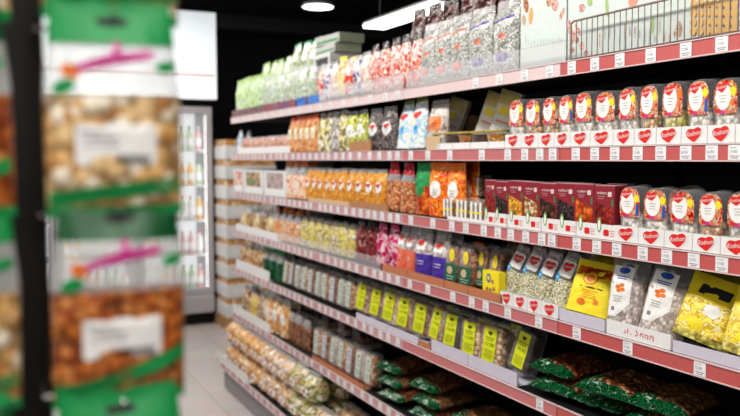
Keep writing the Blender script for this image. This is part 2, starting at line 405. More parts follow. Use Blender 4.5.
# --- specific bags
def k_mixbag():
    def sticker(mb, S):
        mb.decal(S, 0, .135, rrect(.058, .055, .008), PAPER, .0006, 4); mb.decal(S, .001, .142, heart(.05, .034), RED, .0012)
        mb.text('Rodnom', S, 0, .143, .0125, PAPER, .002, .3, .12); mb.decal(S, -.028, .1, oval(.014, .014), SKY, .0012)
        lines(mb, S, -.028, .1, .014, 1, .01, PAPER, .003, .002)
    return bag('seed_bag', 'snack bag', .09, .19, .045, [(0,.52,seeds),(.52,.9,FILM),(.9,1,FILM)], None, [('printed_sticker', sticker)], neck=.35)
def k_yellowbag():
    def pr(mb, S):
        mb.decal(S, 0, .10, rect(.125, .115), YEL, .0006, 5); mb.decal(S, 0, .148, rect(.125, .034), apric, .0012, 4)
        mb.decal(S, -.01, .125, oval(.024, .024), ORANGE, .0018, 4); mb.decal(S, -.01, .125, oval(.019, .019), YEL, .0024, 4)
        mb.decal(S, -.01, .125, oval(.013, .015), ORANGE, .003, 3)
        lines(mb, S, .0, .092, .07, 1, .01, INK, .004, .0022); lines(mb, S, 0, .08, .05, 4, .008, RED, .0016, .0022)
        mb.decal(S, -.02, .038, oval(.013, .013), ORANGE, .0018, 3); mb.decal(S, .025, .045, rrect(.016, .016, .003), ORANGE, .0018, 2)
    return bag('snack_bag', 'snack bag', .15, .19, .06, [(0,.9,YEL),(.9,1,YEL)], None, [('printed_front', pr)], top=.1)
def k_almondbag():
    def pr(mb, S):
        mb.decal(S, -.012, .105, poly([(.034,-.03),(.03,.07),(-.034,.072),(-.034,-.072),(-.006,-.072)], 5), PAPER, .0008, 6)
        mb.decal(S, -.012, .165, oval(.017, .009), BLUE, .0016, 3); lines(mb, S, -.012, .148, .04, 2, .006, BLUE, .0025, .0018)
        for a, b in ((-.02,.118),(-.008,.124),(-.004,.112),(-.016,.108)): mb.decal(S, a, b, oval(.008, .0055, 10), ORANGE, .0017, 2)
        lines(mb, S, -.018, .092, .03, 3, .007, GREYINK, .0013, .0016); mb.decal(S, -.03, .055, rrect(.011, .011, .001), GREYINK, .0016, 2)
    return bag('nut_bag', 'snack bag', .115, .21, .06, [(0,.68,almond),(.68,1,FILM)], None, [('printed_label', pr)])
def k_yellowclear():
    def pr(mb, S):
        mb.decal(S, 0, .155, rrect(.075, .03, .004), INK, .0008, 3); mb.decal(S, .01, .10, poly([(.024,-.003),(.012,.02),(-.02,.012),(-.018,-.016),(.012,-.022)],4), PAPER, .0008, 4)
        mb.decal(S, -.015, .05, star(.022), YEL, .0008, 3)
    return bag('snack_bag', 'snack bag', .14, .20, .065, [(0,.12,greeny),(.12,.62,pack('yellow seed print', [(.9,.75,.05),(.95,.85,.3),(.75,.55,.05),(.9,.88,.6)], 60)),(.62,1,YEL)], None, [('printed_front', pr)])
GCR = pack('crinkled green film', [(.008,.06,.03),(.012,.12,.05),(.02,.20,.08),(.01,.08,.04),(.25,.4,.3)], 60, .2, .9)
def k_flatgreen(food_m, w=.185):
    return bag('snack_bag', 'snack bag', w, .24, .05, [(0,.14,GCR),(.14,.88,food_m),(.88,1,GCR)], None,
               [('corner_print', lambda mb, S: mb.decal(S, -w*.28, .055, poly([(.05,-.03),(.02,.028),(-.03,.0),(-.03,-.03)],4), GCR, .0008, 4))], base=.08, top=.05, fold=.75, lump=.003)
def k_pointed(name, food_m, capm, labm=None, w=.085, h=.19, d=.045, neck=.55, hv=.86):
    lab = None
    if labm: lab = [('printed_label', lambda mb, S: (mb.decal(S, 0, h*.45, rrect(w*.5, h*.32, .01), labm, .0008, 4), lines(mb, S, 0, h*.5, w*.3, 3, .012, GREYINK, .002, .0018)))]
    return bag(name, 'snack bag', w, h, d, [(0,.62,food_m),(.62,hv,MILK),(hv,1,capm)], None, lab, neck=neck, lump=.002)
def k_print(pm, topm, labm=None, w=.09, h=.19, d=.045, neck=.15, ov=True, name='snack_bag', logo_=False, hv=.9):
    def pr(mb, S):
        mb.decal(S, 0, h*.5, oval(w*.3, h*.16) if ov else rect(w*.6, h*.3), labm, .0008, 4)
        if logo_: mb.decal(S, 0, h*.56, heart(w*.45, h*.12), RED, .0016, 3)
        lines(mb, S, 0, h*.5, w*.35, 3, .011, GREYINK, .0022, .0018)
    return bag(name, 'snack bag', w, h, d, [(0,hv,pm),(hv,1,topm)], None, [('printed_label', pr)] if labm else None, neck=neck, lump=.0018)
def k_bread(pm, w=.175, h=.135, d=.135):
    k = Kit('bread_bag', 'bread bag'); T = surf(w, h, d, .8, .12, .6, 3.2, .005); mb = MB(); pouch(mb, w, h, d, [(0,.92,pm),(.92,1,MILK)], T, .1); k.part('bag_body', mb, True)
    mb = MB(); mb.decal(lambda x, z: -T(x, z), 0, h*.35, rrect(w*.45, h*.3, .01), PAPER, .001, 4); lines(mb, lambda x, z: -T(x, z), 0, h*.42, w*.3, 3, .01, RED, .002, .002); k.part('printed_label', mb)
    return k

# ------------------------------------------------------------------ the room
def tiles():
    mt, nt, o = nodes('floor tiles'); b = bsdf(nt, (.5,.48,.47), .3); tc = nt.nodes.new('ShaderNodeTexCoord')
    br = nt.nodes.new('ShaderNodeTexBrick'); br.offset = 0; br.inputs['Scale'].default_value = 1
    br.inputs['Brick Width'].default_value = .45; br.inputs['Row Height'].default_value = .45; br.inputs['Mortar Size'].default_value = .004
    br.inputs['Color1'].default_value = (.62,.575,.56,1); br.inputs['Color2'].default_value = (.66,.615,.60,1); br.inputs['Mortar'].default_value = (.42,.38,.37,1)
    nt.links.new(tc.outputs['Object'], br.inputs[0]); n = nt.nodes.new('ShaderNodeTexNoise'); n.inputs['Scale'].default_value = 6; n.inputs['Detail'].default_value = 6
    nt.links.new(tc.outputs['Object'], n.inputs[0]); mx = nt.nodes.new('ShaderNodeMix'); mx.data_type = 'RGBA'; mx.blend_type = 'MULTIPLY'; mx.inputs[0].default_value = .25
    nt.links.new(br.outputs[0], mx.inputs[6]); nt.links.new(n.outputs['Color'], mx.inputs[7]); nt.links.new(mx.outputs[2], b.inputs['Base Color'])
    nt.links.new(b.outputs[0], o.inputs[0]); return mt
FLOOR = tiles(); DARKW = plain('black wall paint', (.012,.012,.014), .7); DARKC = plain('black ceiling paint', (.006,.006,.007), .8)
struct('floor', MB().box(-2.2, 4.6, -2.5, 9, -.05, 0, FLOOR))
struct('ceiling', MB().box(-2.2, 4.6, -2.5, 9, 3.15, 3.2, DARKC))
struct('wall_back', MB().box(-2.2, 4.6, 8.9, 9, 0, 3.15, DARKW)); struct('wall_front', MB().box(-2.2, 4.6, -2.6, -2.5, 0, 3.15, DARKW))
struct('wall_left', MB().box(-2.3, -2.2, -2.5, 9, 0, 3.15, plain('grey wall paint', (.3,.3,.3), .7))); struct('wall_right', MB().box(4.6, 4.7, -2.5, 9, 0, 3.15, DARKW))
struct('trim_1', MB().box(-2.2, 4.6, 8.4, 8.55, 3.0, 3.15, plain('dark ceiling beam', (.05,.045,.05), .6)))

# ------------------------------------------------------------------ shelving
H = 1.564; HB = 1.46; BACK = 2.03; T_ = .022
RZ = dict(A=1.884, B=1.631, C=1.367, D=1.103, E=.839, F=.513, G=.175)
NAME = dict(A='top shelf', B='second shelf', C='third shelf', D='fourth shelf', E='fifth shelf', F='sixth shelf', G='bottom shelf')
top = {k: v+T_ for k, v in RZ.items()}
bays = [(.93,1.93,'nearest red-railed black shelving bay, with the wire fence on top'), (1.93,2.93,'second shelving bay from the camera, red cartons on its third shelf'),
        (2.93,3.93,'middle shelving bay, with orange and yellow bags on its third shelf'), (3.93,4.71,'fourth shelving bay from the camera, with white display boxes'), (4.71,5.49,'farthest shelving bay at the end of the aisle, green bags on top')]
TAGM = []
for i, t in enumerate(('17.90', '12.90', '9.90', '24.90')):
    mb = MB(); mb.box(-.018, .018, -.0008, 0, -.0175, .0175, TAG); S = lambda x, z: -.0008
    mb.text(t, S, -.004, .001, .010, GREYINK, .0004); lines(mb, S, 0, -.0085, .026, 2, .0045, GREYINK, .0018, .0004); lines(mb, S, -.004, .011, .018, 1, .01, GREYINK, .001, .0004)
    TAGM.append(mb.build('price_tag'))
tagpx = {  # tag centres in the two near bays, read off the photograph
 'A': [476, 500, 525, 550, 572, 595, 620, 651, 686, 722], 'B': [411, 428, 450, 482, 508, 525, 540, 553, 576, 595, 615, 638, 661, 686, 712, 735],
 'C': [411, 433, 452, 466, 484, 498, 511, 526, 542, 552, 577, 597, 617, 643, 667, 694, 722], 'D': [410, 428, 453, 472, 486, 508, 539, 577, 628, 700], 'E': [540], 'F': [], 'G': []}
for bi, (y0, y1, lab) in enumerate(bays):
    r = bpy.data.objects.new('shelving_unit', None); COL.objects.link(r); r.location = (1.8, (y0+y1)/2, 0); oy = (y0+y1)/2
    r['label'] = lab; r['category'] = 'shelving'; r['group'] = 'bays of the shop shelving'
    def P(n, mb, par=r):
        o = bpy.data.objects.new(n, mb.build(n)); COL.objects.link(o); o.parent = par; return o
    a, b = y0-oy+.001, y1-oy-.001; X = lambda v: v-1.8
    P('back_panel', MB().box(X(BACK), X(BACK+.02), a, b, 0, 2.05, BLACKM))
    P('upright', MB().box(X(BACK-.03), X(BACK), b-.03, b, 0, 2.05, BLACKM)); P('upright', MB().box(X(BACK-.03), X(BACK), a, a+.03, 0, 2.05, BLACKM))
    P('kick_panel', MB().box(X(HB+.03), X(BACK-.031), a, b, 0.002, RZ['G']-.022, STEEL))
    for s_ in 'ABCDEFG':
        xf = HB if s_ == 'G' else H; z = RZ[s_]
        sh = P('shelf', MB().box(X(xf+.006), X(BACK-.031), a, b, z-.005, z+T_-.002, BLACKM))
        mb = MB(); mb.box(X(xf), X(xf+.005), a+.001, b-.001, z-.021, z+.021, (RAILRED if bi == 0 else RAILGLARE3) if s_ == 'A' else RAILRED if bi < 1 else RAILGLARE1 if bi < 2 else RAILGLARE2)
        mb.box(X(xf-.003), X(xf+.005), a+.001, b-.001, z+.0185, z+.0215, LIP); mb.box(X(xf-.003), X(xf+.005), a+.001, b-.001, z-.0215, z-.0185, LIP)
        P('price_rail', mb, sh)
        ys = []
        if bi < 2:
            ys = [yat(p, H, z) for p in tagpx[s_]]; ys = [q for q in ys if y0+.02 < q < y1-.02]
        else:
            q = y0+.05; st = {'A': .13, 'B': .085, 'C': .075, 'D': .075, 'E': .085, 'F': .095, 'G': .12}[s_]
            while q < y1-.03: ys.append(q); q += st*random.uniform(.85, 1.3)
        if s_ == 'F' and bi == 1: ys = [2.0+k*.11+.02*(k % 2) for k in range(9)]
        for q in ys:
            t = bpy.data.objects.new('price_tag', random.choice(TAGM)); COL.objects.link(t); t.parent = sh
            t.location = (X(xf-.0006), q-oy, z); t.rotation_euler = (0, 0, -pi/2)

# ------------------------------------------------------------------ filling the shelves
def run(s, px0, px1, kits, desc, pitch, group=None, x=0, rows=1, rowgap=.06, lean=0, rzj=.06, edges=None, lift=0, sz=1, wk=.09, rollj=.03, stag=0, leanj=.03, rz0=0, roll0=0):
    """a row of products standing side by side along a shelf; px0..px1 bound it along the rail"""
    z = top[s]+lift; xf = (HB if s == 'G' else H)+.014+x
    ya = min(yat(px0, xf, z), 5.44); yb = yat(px1, xf, z)      # ya far, yb near
    if edges: ys = [(yat(edges[i], xf, z)+yat(edges[i+1], xf, z))/2 for i in range(len(edges)-1)]; ws = [yat(edges[i], xf, z)-yat(edges[i+1], xf, z) for i in range(len(edges)-1)]
    else:
        n = max(1, round((ya-yb)/pitch)); st = (ya-yb)/n; ys = [ya-st*(i+.5) for i in range(n)]; ws = [st]*n
    kits = kits if isinstance(kits, list) else [kits]; out = []
    for i, y in enumerate(ys):
        k = kits[i % len(kits)]; kk, dd, kw = (k if isinstance(k, tuple) else (k, desc, wk))
        for r in range(rows):
            sx = min(1.35, ws[i]*.95/kw)
            o = place(kk, (xf+r*rowgap, y, z+.001+.5*kwd(kk)*sin(abs(lean))), -pi/2+random.uniform(-rzj, rzj)+rz0, dd, NAME[s], group or dd+' on the '+NAME[s],
                      lean=lean+random.uniform(-leanj, leanj)*(1 if lean else 0), roll=roll0+random.uniform(-rollj, rollj), sx=sx, sz=sz*random.uniform(.98, 1.02), behind=r)
            settle(o, z); out.append(o)
    return out
def kwd(k):
    if not hasattr(k, 'd'): k.d = max(v.co.y for p in k.parts[:1] for v in p[1].vertices)*2
    return k.d
def tray_run(s, pxs, h, d, mat, desc, deco=None, x=0, group=None):
    for i in range(len(pxs)-1):
        z = top[s]; xf = (HB if s == 'G' else H)+.006+x
        a, b = yat(pxs[i], xf, z), yat(pxs[i+1], xf, z)
        k = tray(a-b-.004, h, d, mat, deco); place(k, (xf+d/2, (a+b)/2, z+.0005), -pi/2, desc, NAME[s], group or desc+' on the '+NAME[s])

# --- second shelf (B): heart-logo tubs in logo trays
white_t = (heart_tub(whitef), 'clear tub of pale snacks with red heart label', .094)
whb_t = (heart_tub(whitef, side=BLUE), 'clear tub of pale snacks with blue-edged fruit label', .094)
green_t = (heart_tub(greeny, ORANGE), 'clear tub of yellow-green snacks with heart label', .094)
mix_t = (heart_tub(mixed), 'clear tub of mixed nuts with red heart label', .094)
LT = logo_tray(.1)
def logo_row(s, edges, kits, tag_desc):
    z = top[s]
    for i in range(len(edges)-1):
        a, b = yat(edges[i], H+.006, z), yat(edges[i+1], H+.006, z); w = a-b
        place(LT, (H+.006+.0425, (a+b)/2, z+.0005), -pi/2, tag_desc, NAME[s], tag_desc+' on the '+NAME[s], sx=(w-.002)/.1)
        k, dd, kw = kits[i % len(kits)]
        for r in range(2 if (i % 4 == 1) else 1):
            place(k, (H+.006+.0425-.004+r*.087, (a+b)/2, z+.003+.001), -pi/2+random.uniform(.02, .09), dd, NAME[s], dd+' on the '+NAME[s], sx=min(1.0, (w-.013)/.094), behind=r, sz=random.uniform(.93, .98)*(.95 if s == 'C' else 1), lean=0, key=('tub', s, dd))
logo_row('B', [505, 521, 538, 554, 570, 590, 613, 634, 656, 681, 707, 735, 765], [white_t, mix_t, mix_t, whb_t, white_t, white_t, white_t, mix_t, green_t, whb_t, white_t, mix_t], 'white tray with red heart logo under clear tubs')
logo_row('C', [614, 638, 664, 692, 720, 752], [whb_t, whb_t, white_t, mix_t, white_t], 'white tray with red heart logo below tubs')

# tubs, leaning boxes and round disc left of them
def k_smalltub(lidm, foodm):
    k = Kit('dip_tub', 'tub'); mb = MB(); mb.lathe([(.030,0),(.031,.002),(.037,.034),(.038,.036)], HARD); k.part('tub_body', mb, True)
    mb = MB(); mb.lathe([(.028,.003),(.034,.030),(.030,.031)], foodm); k.part('contents', mb, True)
    mb = MB(); mb.lathe([(.040,.036),(.0405,.038),(.0405,.043),(.037,.044),(.036,.042)], lidm); k.part('lid', mb, True); return k
AMBER = plain('amber lid', (.55,.42,.12), .3)
run('B', 436, 505, [(k_smalltub(AMBER, gold), 'small round tub with amber lid', .081), (k_smalltub(AMBER, choc), 'small round tub of dark spread with amber lid', .081)], '', .088, x=.045, lift=.018, rzj=1)
tray_run('B', [436, 452, 470, 488, 505], .022, .18, WHITE, 'low white tray under the small round tubs')
def k_goldbox():
    k = Kit('snack_carton', 'carton'); w, h, d = .075, .20, .03; S = lambda x, z: -d/2
    mb = MB(); mb.bbox(-w/2, w/2, -d/2, d/2, 0, h, plain('cream carton', (.75,.72,.66), .4), .002); k.part('carton_box', mb)
    mb = MB(); mb.decal(S, 0, h*.85, rect(w*.92, h*.24), plain('olive gold print', (.60,.50,.15), .35), .0006, 1); mb.decal(S, 0, h*.38, rect(w*.85, h*.3), PAPER, .0006, 1)
    mb.decal(S, -w*.1, h*.62, oval(.02, .016), YEL, .001, 2); lines(mb, S, 0, h*.42, .05, 1, .01, ORANGE, .006); lines(mb, S, 0, h*.32, .04, 3, .008); k.part('printed_front', mb); return k
GB = k_goldbox()
for px, rl in ((446, .36), (482, .36), (497, .32)):
    z = top['B']; o = place(GB, (H+.155, yat(px, H+.155, z), z+.04), -pi/2+.45, 'tall cream carton with gold top, tilted behind tubs', NAME['B'], 'tilted cream and gold cartons', roll=rl, lean=-.05, sx=1.15, sz=1.02); settle(o, z)
mb = MB(); mb.loft([[(.055*cos(2*pi*j/28), y, .055+.055*sin(2*pi*j/28)) for j in range(28)] for y in (.004, -.004)], plain('brown wafer', (.30,.17,.10), .6))
z = top['B']; place(Kit('rice_cracker_disc', 'packet').part('disc', mb, True), (H+.22, yat(473, H+.22, z), z+.03), -pi/2, 'round brown disc packet standing behind the amber tubs', NAME['B'])
# pouches further along B
wb = k_print(pack('white blue print', [(.85,.87,.88),(.9,.92,.92),(.5,.72,.85),(.88,.88,.85),(.75,.8,.7)], 20), plain('olive top', (.28,.33,.12), .3, wr=.4), None, w=.088, h=.21, neck=.2)
def rp(mb, S): mb.decal(S, 0, .135, heart(.05, .034), RED, .0008, 3); mb.decal(S, 0, .075, oval(.013, .02), SKY, .0008, 3)
T = surf(.088, .21, .045, 1, .05, .55, lump=.0018); mb = MB(); rp(mb, lambda x, z: -T(x, z)); wb.part('printed_logo', mb)
run('B', 398, 427, (wb, 'white and blue pouch with small red logo', .088), '', .105, lean=-.08, x=.03)
run('B', 427, 447, (k_print(pack('grey mixed print', [(.55,.5,.5),(.7,.66,.62),(.4,.3,.3)], 40), FILM, ORANGE, w=.10, h=.19, ov=False), 'clear pouch with square orange label', .10), '', .12, lean=-.08, x=.03)
tray_run('B', [426, 440], .05, .1, TANB, 'small brown cardboard tray under an orange-labelled pouch')
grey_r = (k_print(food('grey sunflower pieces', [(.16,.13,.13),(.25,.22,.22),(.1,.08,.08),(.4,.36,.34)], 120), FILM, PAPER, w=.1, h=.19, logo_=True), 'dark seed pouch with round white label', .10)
run('B', 370, 398, grey_r, '', .12, x=.03)
gy = (k_print(pack('green yellow print', [(.75,.78,.05),(.35,.5,.05),(.85,.82,.3),(.2,.25,.05),(.9,.9,.8)], 34), FILM, PAPER, w=.09, h=.19), 'lime and yellow printed pouch', .09)
run('B', 348, 370, gy, '', .1, x=.03); tray_run('B', [349, 371], .045, .1, CARDB, 'brown cardboard tray under lime pouches')
ws_ = (k_print(pack('white silver print', [(.85,.85,.85),(.6,.6,.62),(.3,.28,.25),(.9,.88,.8)], 30), MILK, None, w=.09, h=.20), 'silver and white printed pouch', .09)
yw = (k_print(pack('yellow white print', [(.85,.75,.1),(.9,.88,.8),(.4,.3,.15),(.3,.35,.1)], 36), MILK, None, w=.09, h=.20), 'yellow and white printed pouch', .09)
run('B', 320, 348, [yw, yw, ws_], '', .1, x=.03, rows=2)
ob = (k_print(pack('orange brown print', [(.6,.28,.12),(.72,.40,.2),(.8,.55,.35),(.55,.22,.1)], 24), CORAL, plain('cream print', (.85,.82,.62), .5), w=.08, h=.20, d=.05, hv=.85, ov=False), 'tall cream packet with orange brown top', .08)
run('B', 291, 320, ob, '', .095, x=.02, rows=2)
small_p = (k_print(pack('pink brown print', [(.5,.2,.16),(.8,.6,.5),(.6,.3,.25),(.85,.78,.75)], 50), MILK, None, w=.07, h=.095, d=.03), 'small pink and brown sachet in a white tray', .07)
run('B', 243, 290, small_p, '', .08, x=.02, rows=3, lift=.008); tray_run('B', [238, 262, 290], .038, .24, WHITE, 'white tray full of small sachets')
run('B', 233, 243, (k_print(pack('pale blue print', [(.3,.4,.65),(.6,.7,.85),(.85,.88,.9)], 25), MILK, None, w=.09, h=.15), 'pale blue packet at the far end', .09), '', .1, x=.03, rows=2, lift=.008)

# --- third shelf (C)
ce = [489, 499, 512, 527, 543, 560, 579, 598, 618]
fills = [(cran, 'pinkish'), (darkf, 'plum'), (gold, 'golden raisin'), (mixed, 'nut'), (choc, 'brown date'), (darkf, 'black raisin'), (apric, 'apricot'), (cran, 'dried berry')]
cks = [(carton(m_), 'dark red carton with %s window' % n, .08) for m_, n in fills]
run('C', 0, 0, cks, '', 0, edges=ce, rzj=.02, rollj=.01, x=.018, rows=2, rowgap=.045, rz0=.03, group='dark red window cartons')
def deco(mb, S, w, h):
    n = max(1, round(w/.085))
    for i in range(n):
        cx = -w/2+w*(i+.5)/n
        mb.decal(S, cx-.022, h*.95, oval(.009, .022, 14), plain('leaf green print', (.2,.42,.1), .5), .0006, 2); mb.decal(S, cx-.022, h*.92, oval(.005, .016, 12), PAPER, .001, 2)
        mb.decal(S, cx+.006, h*.45, rrect(.022, .018, .004), RED, .0006, 2); lines(mb, S, cx+.03, h*.6, .02, 3, .007, CORAL, .002, .0006)
tray_run('C', [484, 507, 541, 576, 615], .042, .09, WHITE, 'white tray with green leaf print under cartons', deco)
def k_low():
    k = Kit('snack_box', 'clear snack box'); w, h, d = .078, .08, .05; S = lambda x, z: -d/2; mb = MB(); mb.loft(clam(w, h, d, .006, .006), HARD); k.part('clear_shell', mb, True)
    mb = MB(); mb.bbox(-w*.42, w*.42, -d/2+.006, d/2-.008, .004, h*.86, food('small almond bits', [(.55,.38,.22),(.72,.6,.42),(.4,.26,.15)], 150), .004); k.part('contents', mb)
    mb = MB()
    for a in (-.024, .0, .024): mb.decal(S, a, h*.5, rect(.011, h*.8), PAPER, .0004, 1)
    mb.decal(S, 0, h*.42, rect(w*.86, .006), YEL, .001, 1); lines(mb, S, 0, h*.7, .04, 2, .007, GREYINK, .0015); k.part('paper_bands', mb); return k
lowp = (k_low(), 'low clear packet with white and yellow bands', .078)
run('C', 447, 489, lowp, '', .086, x=.022); run('C', 449, 486, (lowp[0], 'low clear packet under the rear stack', .078), '', .085, x=.10); run('C', 449, 486, (lowp[0], 'low clear packet stacked in the rear', .078), '', .085, x=.10, lift=.082)
tray_run('C', [447, 485], .012, .17, WHITE, 'thin white tray under the low clear packets')
run('C', 462, 482, (k_print(brownmix, FILM, None, w=.11, h=.2), 'large clear bag of brown snacks behind low packets', .11), '', .12, x=.19)
orp = (k_print(pack('orange snack print', [(.85,.25,.03),(.9,.4,.05),(.75,.15,.03),(.9,.62,.3)], 26), ORANGE, PAPER, w=.105, h=.21, neck=.0), 'bright orange snack bag', .105)
run('C', 431, 467, orp, '', .125, x=.03, rows=2)
run('C', 417, 432, (k_print(apric, GRN, GRN, w=.1, h=.21, hv=.55, neck=.0), 'green topped bag with orange pieces', .1), '', .11, x=.03)
rn = (k_pointed('nut_bag', peanut, plain('red foil', (.45,.02,.03), .25, wr=.6), None, w=.105, h=.21, neck=.4, hv=.75), 'clear bag of peanuts with twisted red top', .105)
run('C', 389, 416, rn, '', .12, x=.03, rows=2)
yl = (k_print(pack('yellow orange pasta print', [(.72,.38,.07),(.82,.50,.12),(.62,.28,.05),(.88,.68,.34)], 40), MILK, PAPER, w=.085, h=.165, neck=.05, logo_=True), 'yellow orange bag with round white label', .085)
run('C', 349, 388, yl, '', .098, x=.03, rows=2, lift=.012); tray_run('C', [349, 368, 388], .028, .14, CARDB, 'brown cardboard tray under yellow orange bags')
run('C', 308, 349, yl, '', .098, x=.03, rows=2, lift=.012); tray_run('C', [308, 328, 349], .022, .14, TANB, 'tan tray under yellow orange bags')
oc = (k_pointed('snack_bag', pack('orange cream print', [(.85,.35,.1),(.9,.7,.5),(.85,.8,.75),(.8,.25,.05)], 30), ORANGE, None, w=.09, h=.21, neck=.2), 'orange and cream pouch with pinched top', .09)
run('C', 286, 308, oc, '', .11, x=.03, rows=2)
def k_window(gm, WHITE=WHITE):
    k = Kit('display_box', 'display box'); w, h, d = .17, .155, .2; mb = MB(); t = .018
    mb.box(-w/2, w/2, -d/2+.006, d/2, 0, h, WHITE)
    mb.box(-w/2, -w/2+t, -d/2, -d/2+.006, 0, h, WHITE); mb.box(w/2-t, w/2, -d/2, -d/2+.006, 0, h, WHITE); mb.box(-w/2+t, w/2-t, -d/2, -d/2+.006, 0, h*.3, WHITE); mb.box(-w/2+t, w/2-t, -d/2, -d/2+.006, h*.92, h, WHITE)
    k.part('box_shell', mb); mb = MB(); mb.box(-w/2+t, w/2-t, -d/2+.003, -d/2+.0055, h*.3, h*.92, gm); k.part('printed_panel', mb)
    mb = MB(); mb.box(w/2+.0002, w/2+.001, -d/2+.02, d/2-.04, h*.35, h*.85, gm); k.part('side_print', mb); return k
for (a, b, gm, dd) in ((234, 243, pack('red cream print', [(.6,.1,.08),(.8,.6,.5),(.8,.75,.7)], 26), 'white display box with red cream window'), (244, 263, pack('green brown print', [(.2,.35,.08),(.35,.15,.1),(.6,.5,.3),(.3,.12,.08)], 18), 'white display box with green and brown window'),
                       (264, 286, pack('grey brown print', [(.45,.36,.34),(.55,.46,.44),(.38,.3,.3)], 8), 'white display box with grey brown panel')):
    z = top['C']; xf = H+.014; ya, yb = yat(a, xf, z), yat(b, xf, z); place(k_window(gm), (xf+.1, (ya+yb)/2, z+.0008), -pi/2, dd, NAME['C'], sx=(ya-yb-.01)/.17)
# --- fourth shelf (D)
ab = (k_almondbag(), 'clear almond bag with white and blue label', .115)
z = top['D']
def one(kit, px, s, desc, x=.05, lean=0, roll=0, rz=0, sx=1, sz=1, lift=0, group=None, behind=0):
    zz = top[s]+lift+.001+.5*kwd(kit)*sin(abs(lean))+.3*.1*abs(sin(roll)); xf = (HB if s == 'G' else H)+.014+x
    o = place(kit, (xf, yat(px, xf, zz), zz), -pi/2+rz, desc, NAME[s], group or desc, lean, roll, sx, sz, behind); settle(o, top[s]+lift); return o
one(ab[0], 625, 'D', ab[1], .04, -.12, .04, .28, 1, 1.0, .004, 'almond bags'); one(ab[0], 660, 'D', ab[1], .04, -.15, .16, .28, 1.1, .98, .004, 'almond bags')
one(ab[0], 632, 'D', ab[1]+', rear row', .135, -.1, 0, .1, 1, 1, .0, 'almond bags in the rear row'); one(ab[0], 668, 'D', ab[1]+', rear row', .135, -.1, 0, .1, 1, 1, 0, 'almond bags in the rear row')
yb_ = k_yellowbag()
one(yb_, 589, 'D', 'large yellow snack bag with orange round emblem', .05, -.32, .10, .30, 1.08, .86, .006, 'yellow snack bags')
for r in range(1, 3): one(yb_, 590+7*r, 'D', 'large yellow snack bag in the row behind', .05+.095*r, -.3, .10, .25, 1, .92, .0, 'yellow snack bags behind')
yc = k_yellowclear()
one(yc, 700, 'D', 'yellow bag with black band and clear window', .05, -.25, .24, .28, 1.1, .84, .004, 'yellow windowed bags'); one(yc, 752, 'D', 'yellow bag with black band and clear window', .045, -.2, .16, .2, 1.1, .88, .004, 'yellow windowed bags')
one(yc, 712, 'D', 'yellow bag with black band in the rear row', .155, -.15, .15, .1, 1, .9, .0, 'yellow windowed bags behind')
sb = (k_mixbag(), 'clear seed bag with red heart sticker', .09)
run('D', 0, 0, sb, '', 0, edges=[503, 518, 534, 550, 567], lean=-.14, x=.055, rows=2, rowgap=.07, lift=.004, rollj=.03, roll0=.24, rz0=.15, sz=.96, group='seed bags')
pk = (k_print(pack('dusty pink print', [(.45,.2,.2),(.55,.3,.28),(.6,.45,.4),(.35,.12,.12)], 26), plain('leafy green top', (.08,.22,.1), .4), None, w=.11, h=.22), 'dusty pink bag standing deep behind the seed bags', .11)
run('D', 505, 568, pk, '', .13, x=.24, lean=-.05)
place_e = [500, 513, 527, 541, 558]
for i in range(4):
    a, b = yat(place_e[i], H+.006, z), yat(place_e[i+1], H+.006, z)
    place(LT, (H+.006+.0425, (a+b)/2, z+.0005), -pi/2, 'white tray with red heart logo under seed bags', NAME['D'], 'logo trays under the seed bags', sx=(a-b-.002)/.1)
tray_run('D', [559, 605], .036, .13, LILAC, 'pale cardboard tray under the large yellow bag')
def scribble(mb, S, w, h):
    cx = .01
    for pts in ([(-.055,.02),(-.052,.013),(-.057,.012)], [(-.045,.026),(-.043,.013)], [(-.033,.014),(-.03,.012)], [(-.018,.012),(-.008,.014),(-.010,.021),(-.013,.026)], [(-.013,.028),(-.012,.024)],
                [(.002,.014),(.003,.022),(.012,.023),(.012,.012)], [(.020,.013),(.021,.022),(.030,.022),(.029,.011)], [(.037,.012),(.039,.023),(.048,.022),(.048,.010)]):
        mb.tube([(cx+a, -.0658, b+.002) for a, b in pts], .0011, RED, 5)
tray_run('D', [606, 671], .040, .13, WHITE, 'white card tray with red handwriting under almond bags', scribble)
tray_run('D', [672, 765], .03, .13, LILAC, 'pale grey tray under the yellow windowed bags')
def k_oval(food_m):
    k = label_tub(NEON, food_m, '', False); k.parts = k.parts[:2]; d = .05; S = lambda x, z: -d/2; mb = MB(); w, h = .092, .155
    mb.decal(S, 0, h*.25, rect(w*.8, h*.42), plain('bottle green card', (.02,.16,.09), .4), .0004, 2); mb.decal(S, -.005, h*.3, oval(.018,.016), TANB, .001, 2); lines(mb, S, .0, h*.15, .05, 2, .01, PAPER, .002); k.part('printed_card', mb)
    mb = MB(); mb.decal(S, .002, h*.68, oval(.017, .025), YEL, .0006, 2); lines(mb, S, .002, h*.70, .02, 3, .009, GREYINK, .0015); k.part('oval_sticker', mb, label='yellow oval sticker'); return k
ovk = (k_oval(brownmix), 'clear box with yellow oval sticker and green card', .092)
run('D', 0, 0, ovk, '', 0, edges=[448, 462, 477], x=.045, lean=-.1, rows=2, lift=.012, rzj=.04)
run('D', 0, 0, ovk, '', 0, edges=[478, 491, 504], x=.07, lean=-.1, rows=2, lift=.012, rzj=.04)
one(k_print(pack('red orange print', [(.75,.12,.04),(.85,.3,.1),(.6,.08,.03)], 26), ORANGE, None, w=.08, h=.17), 479, 'D', 'red orange pouch between the boxes with oval stickers', .12)
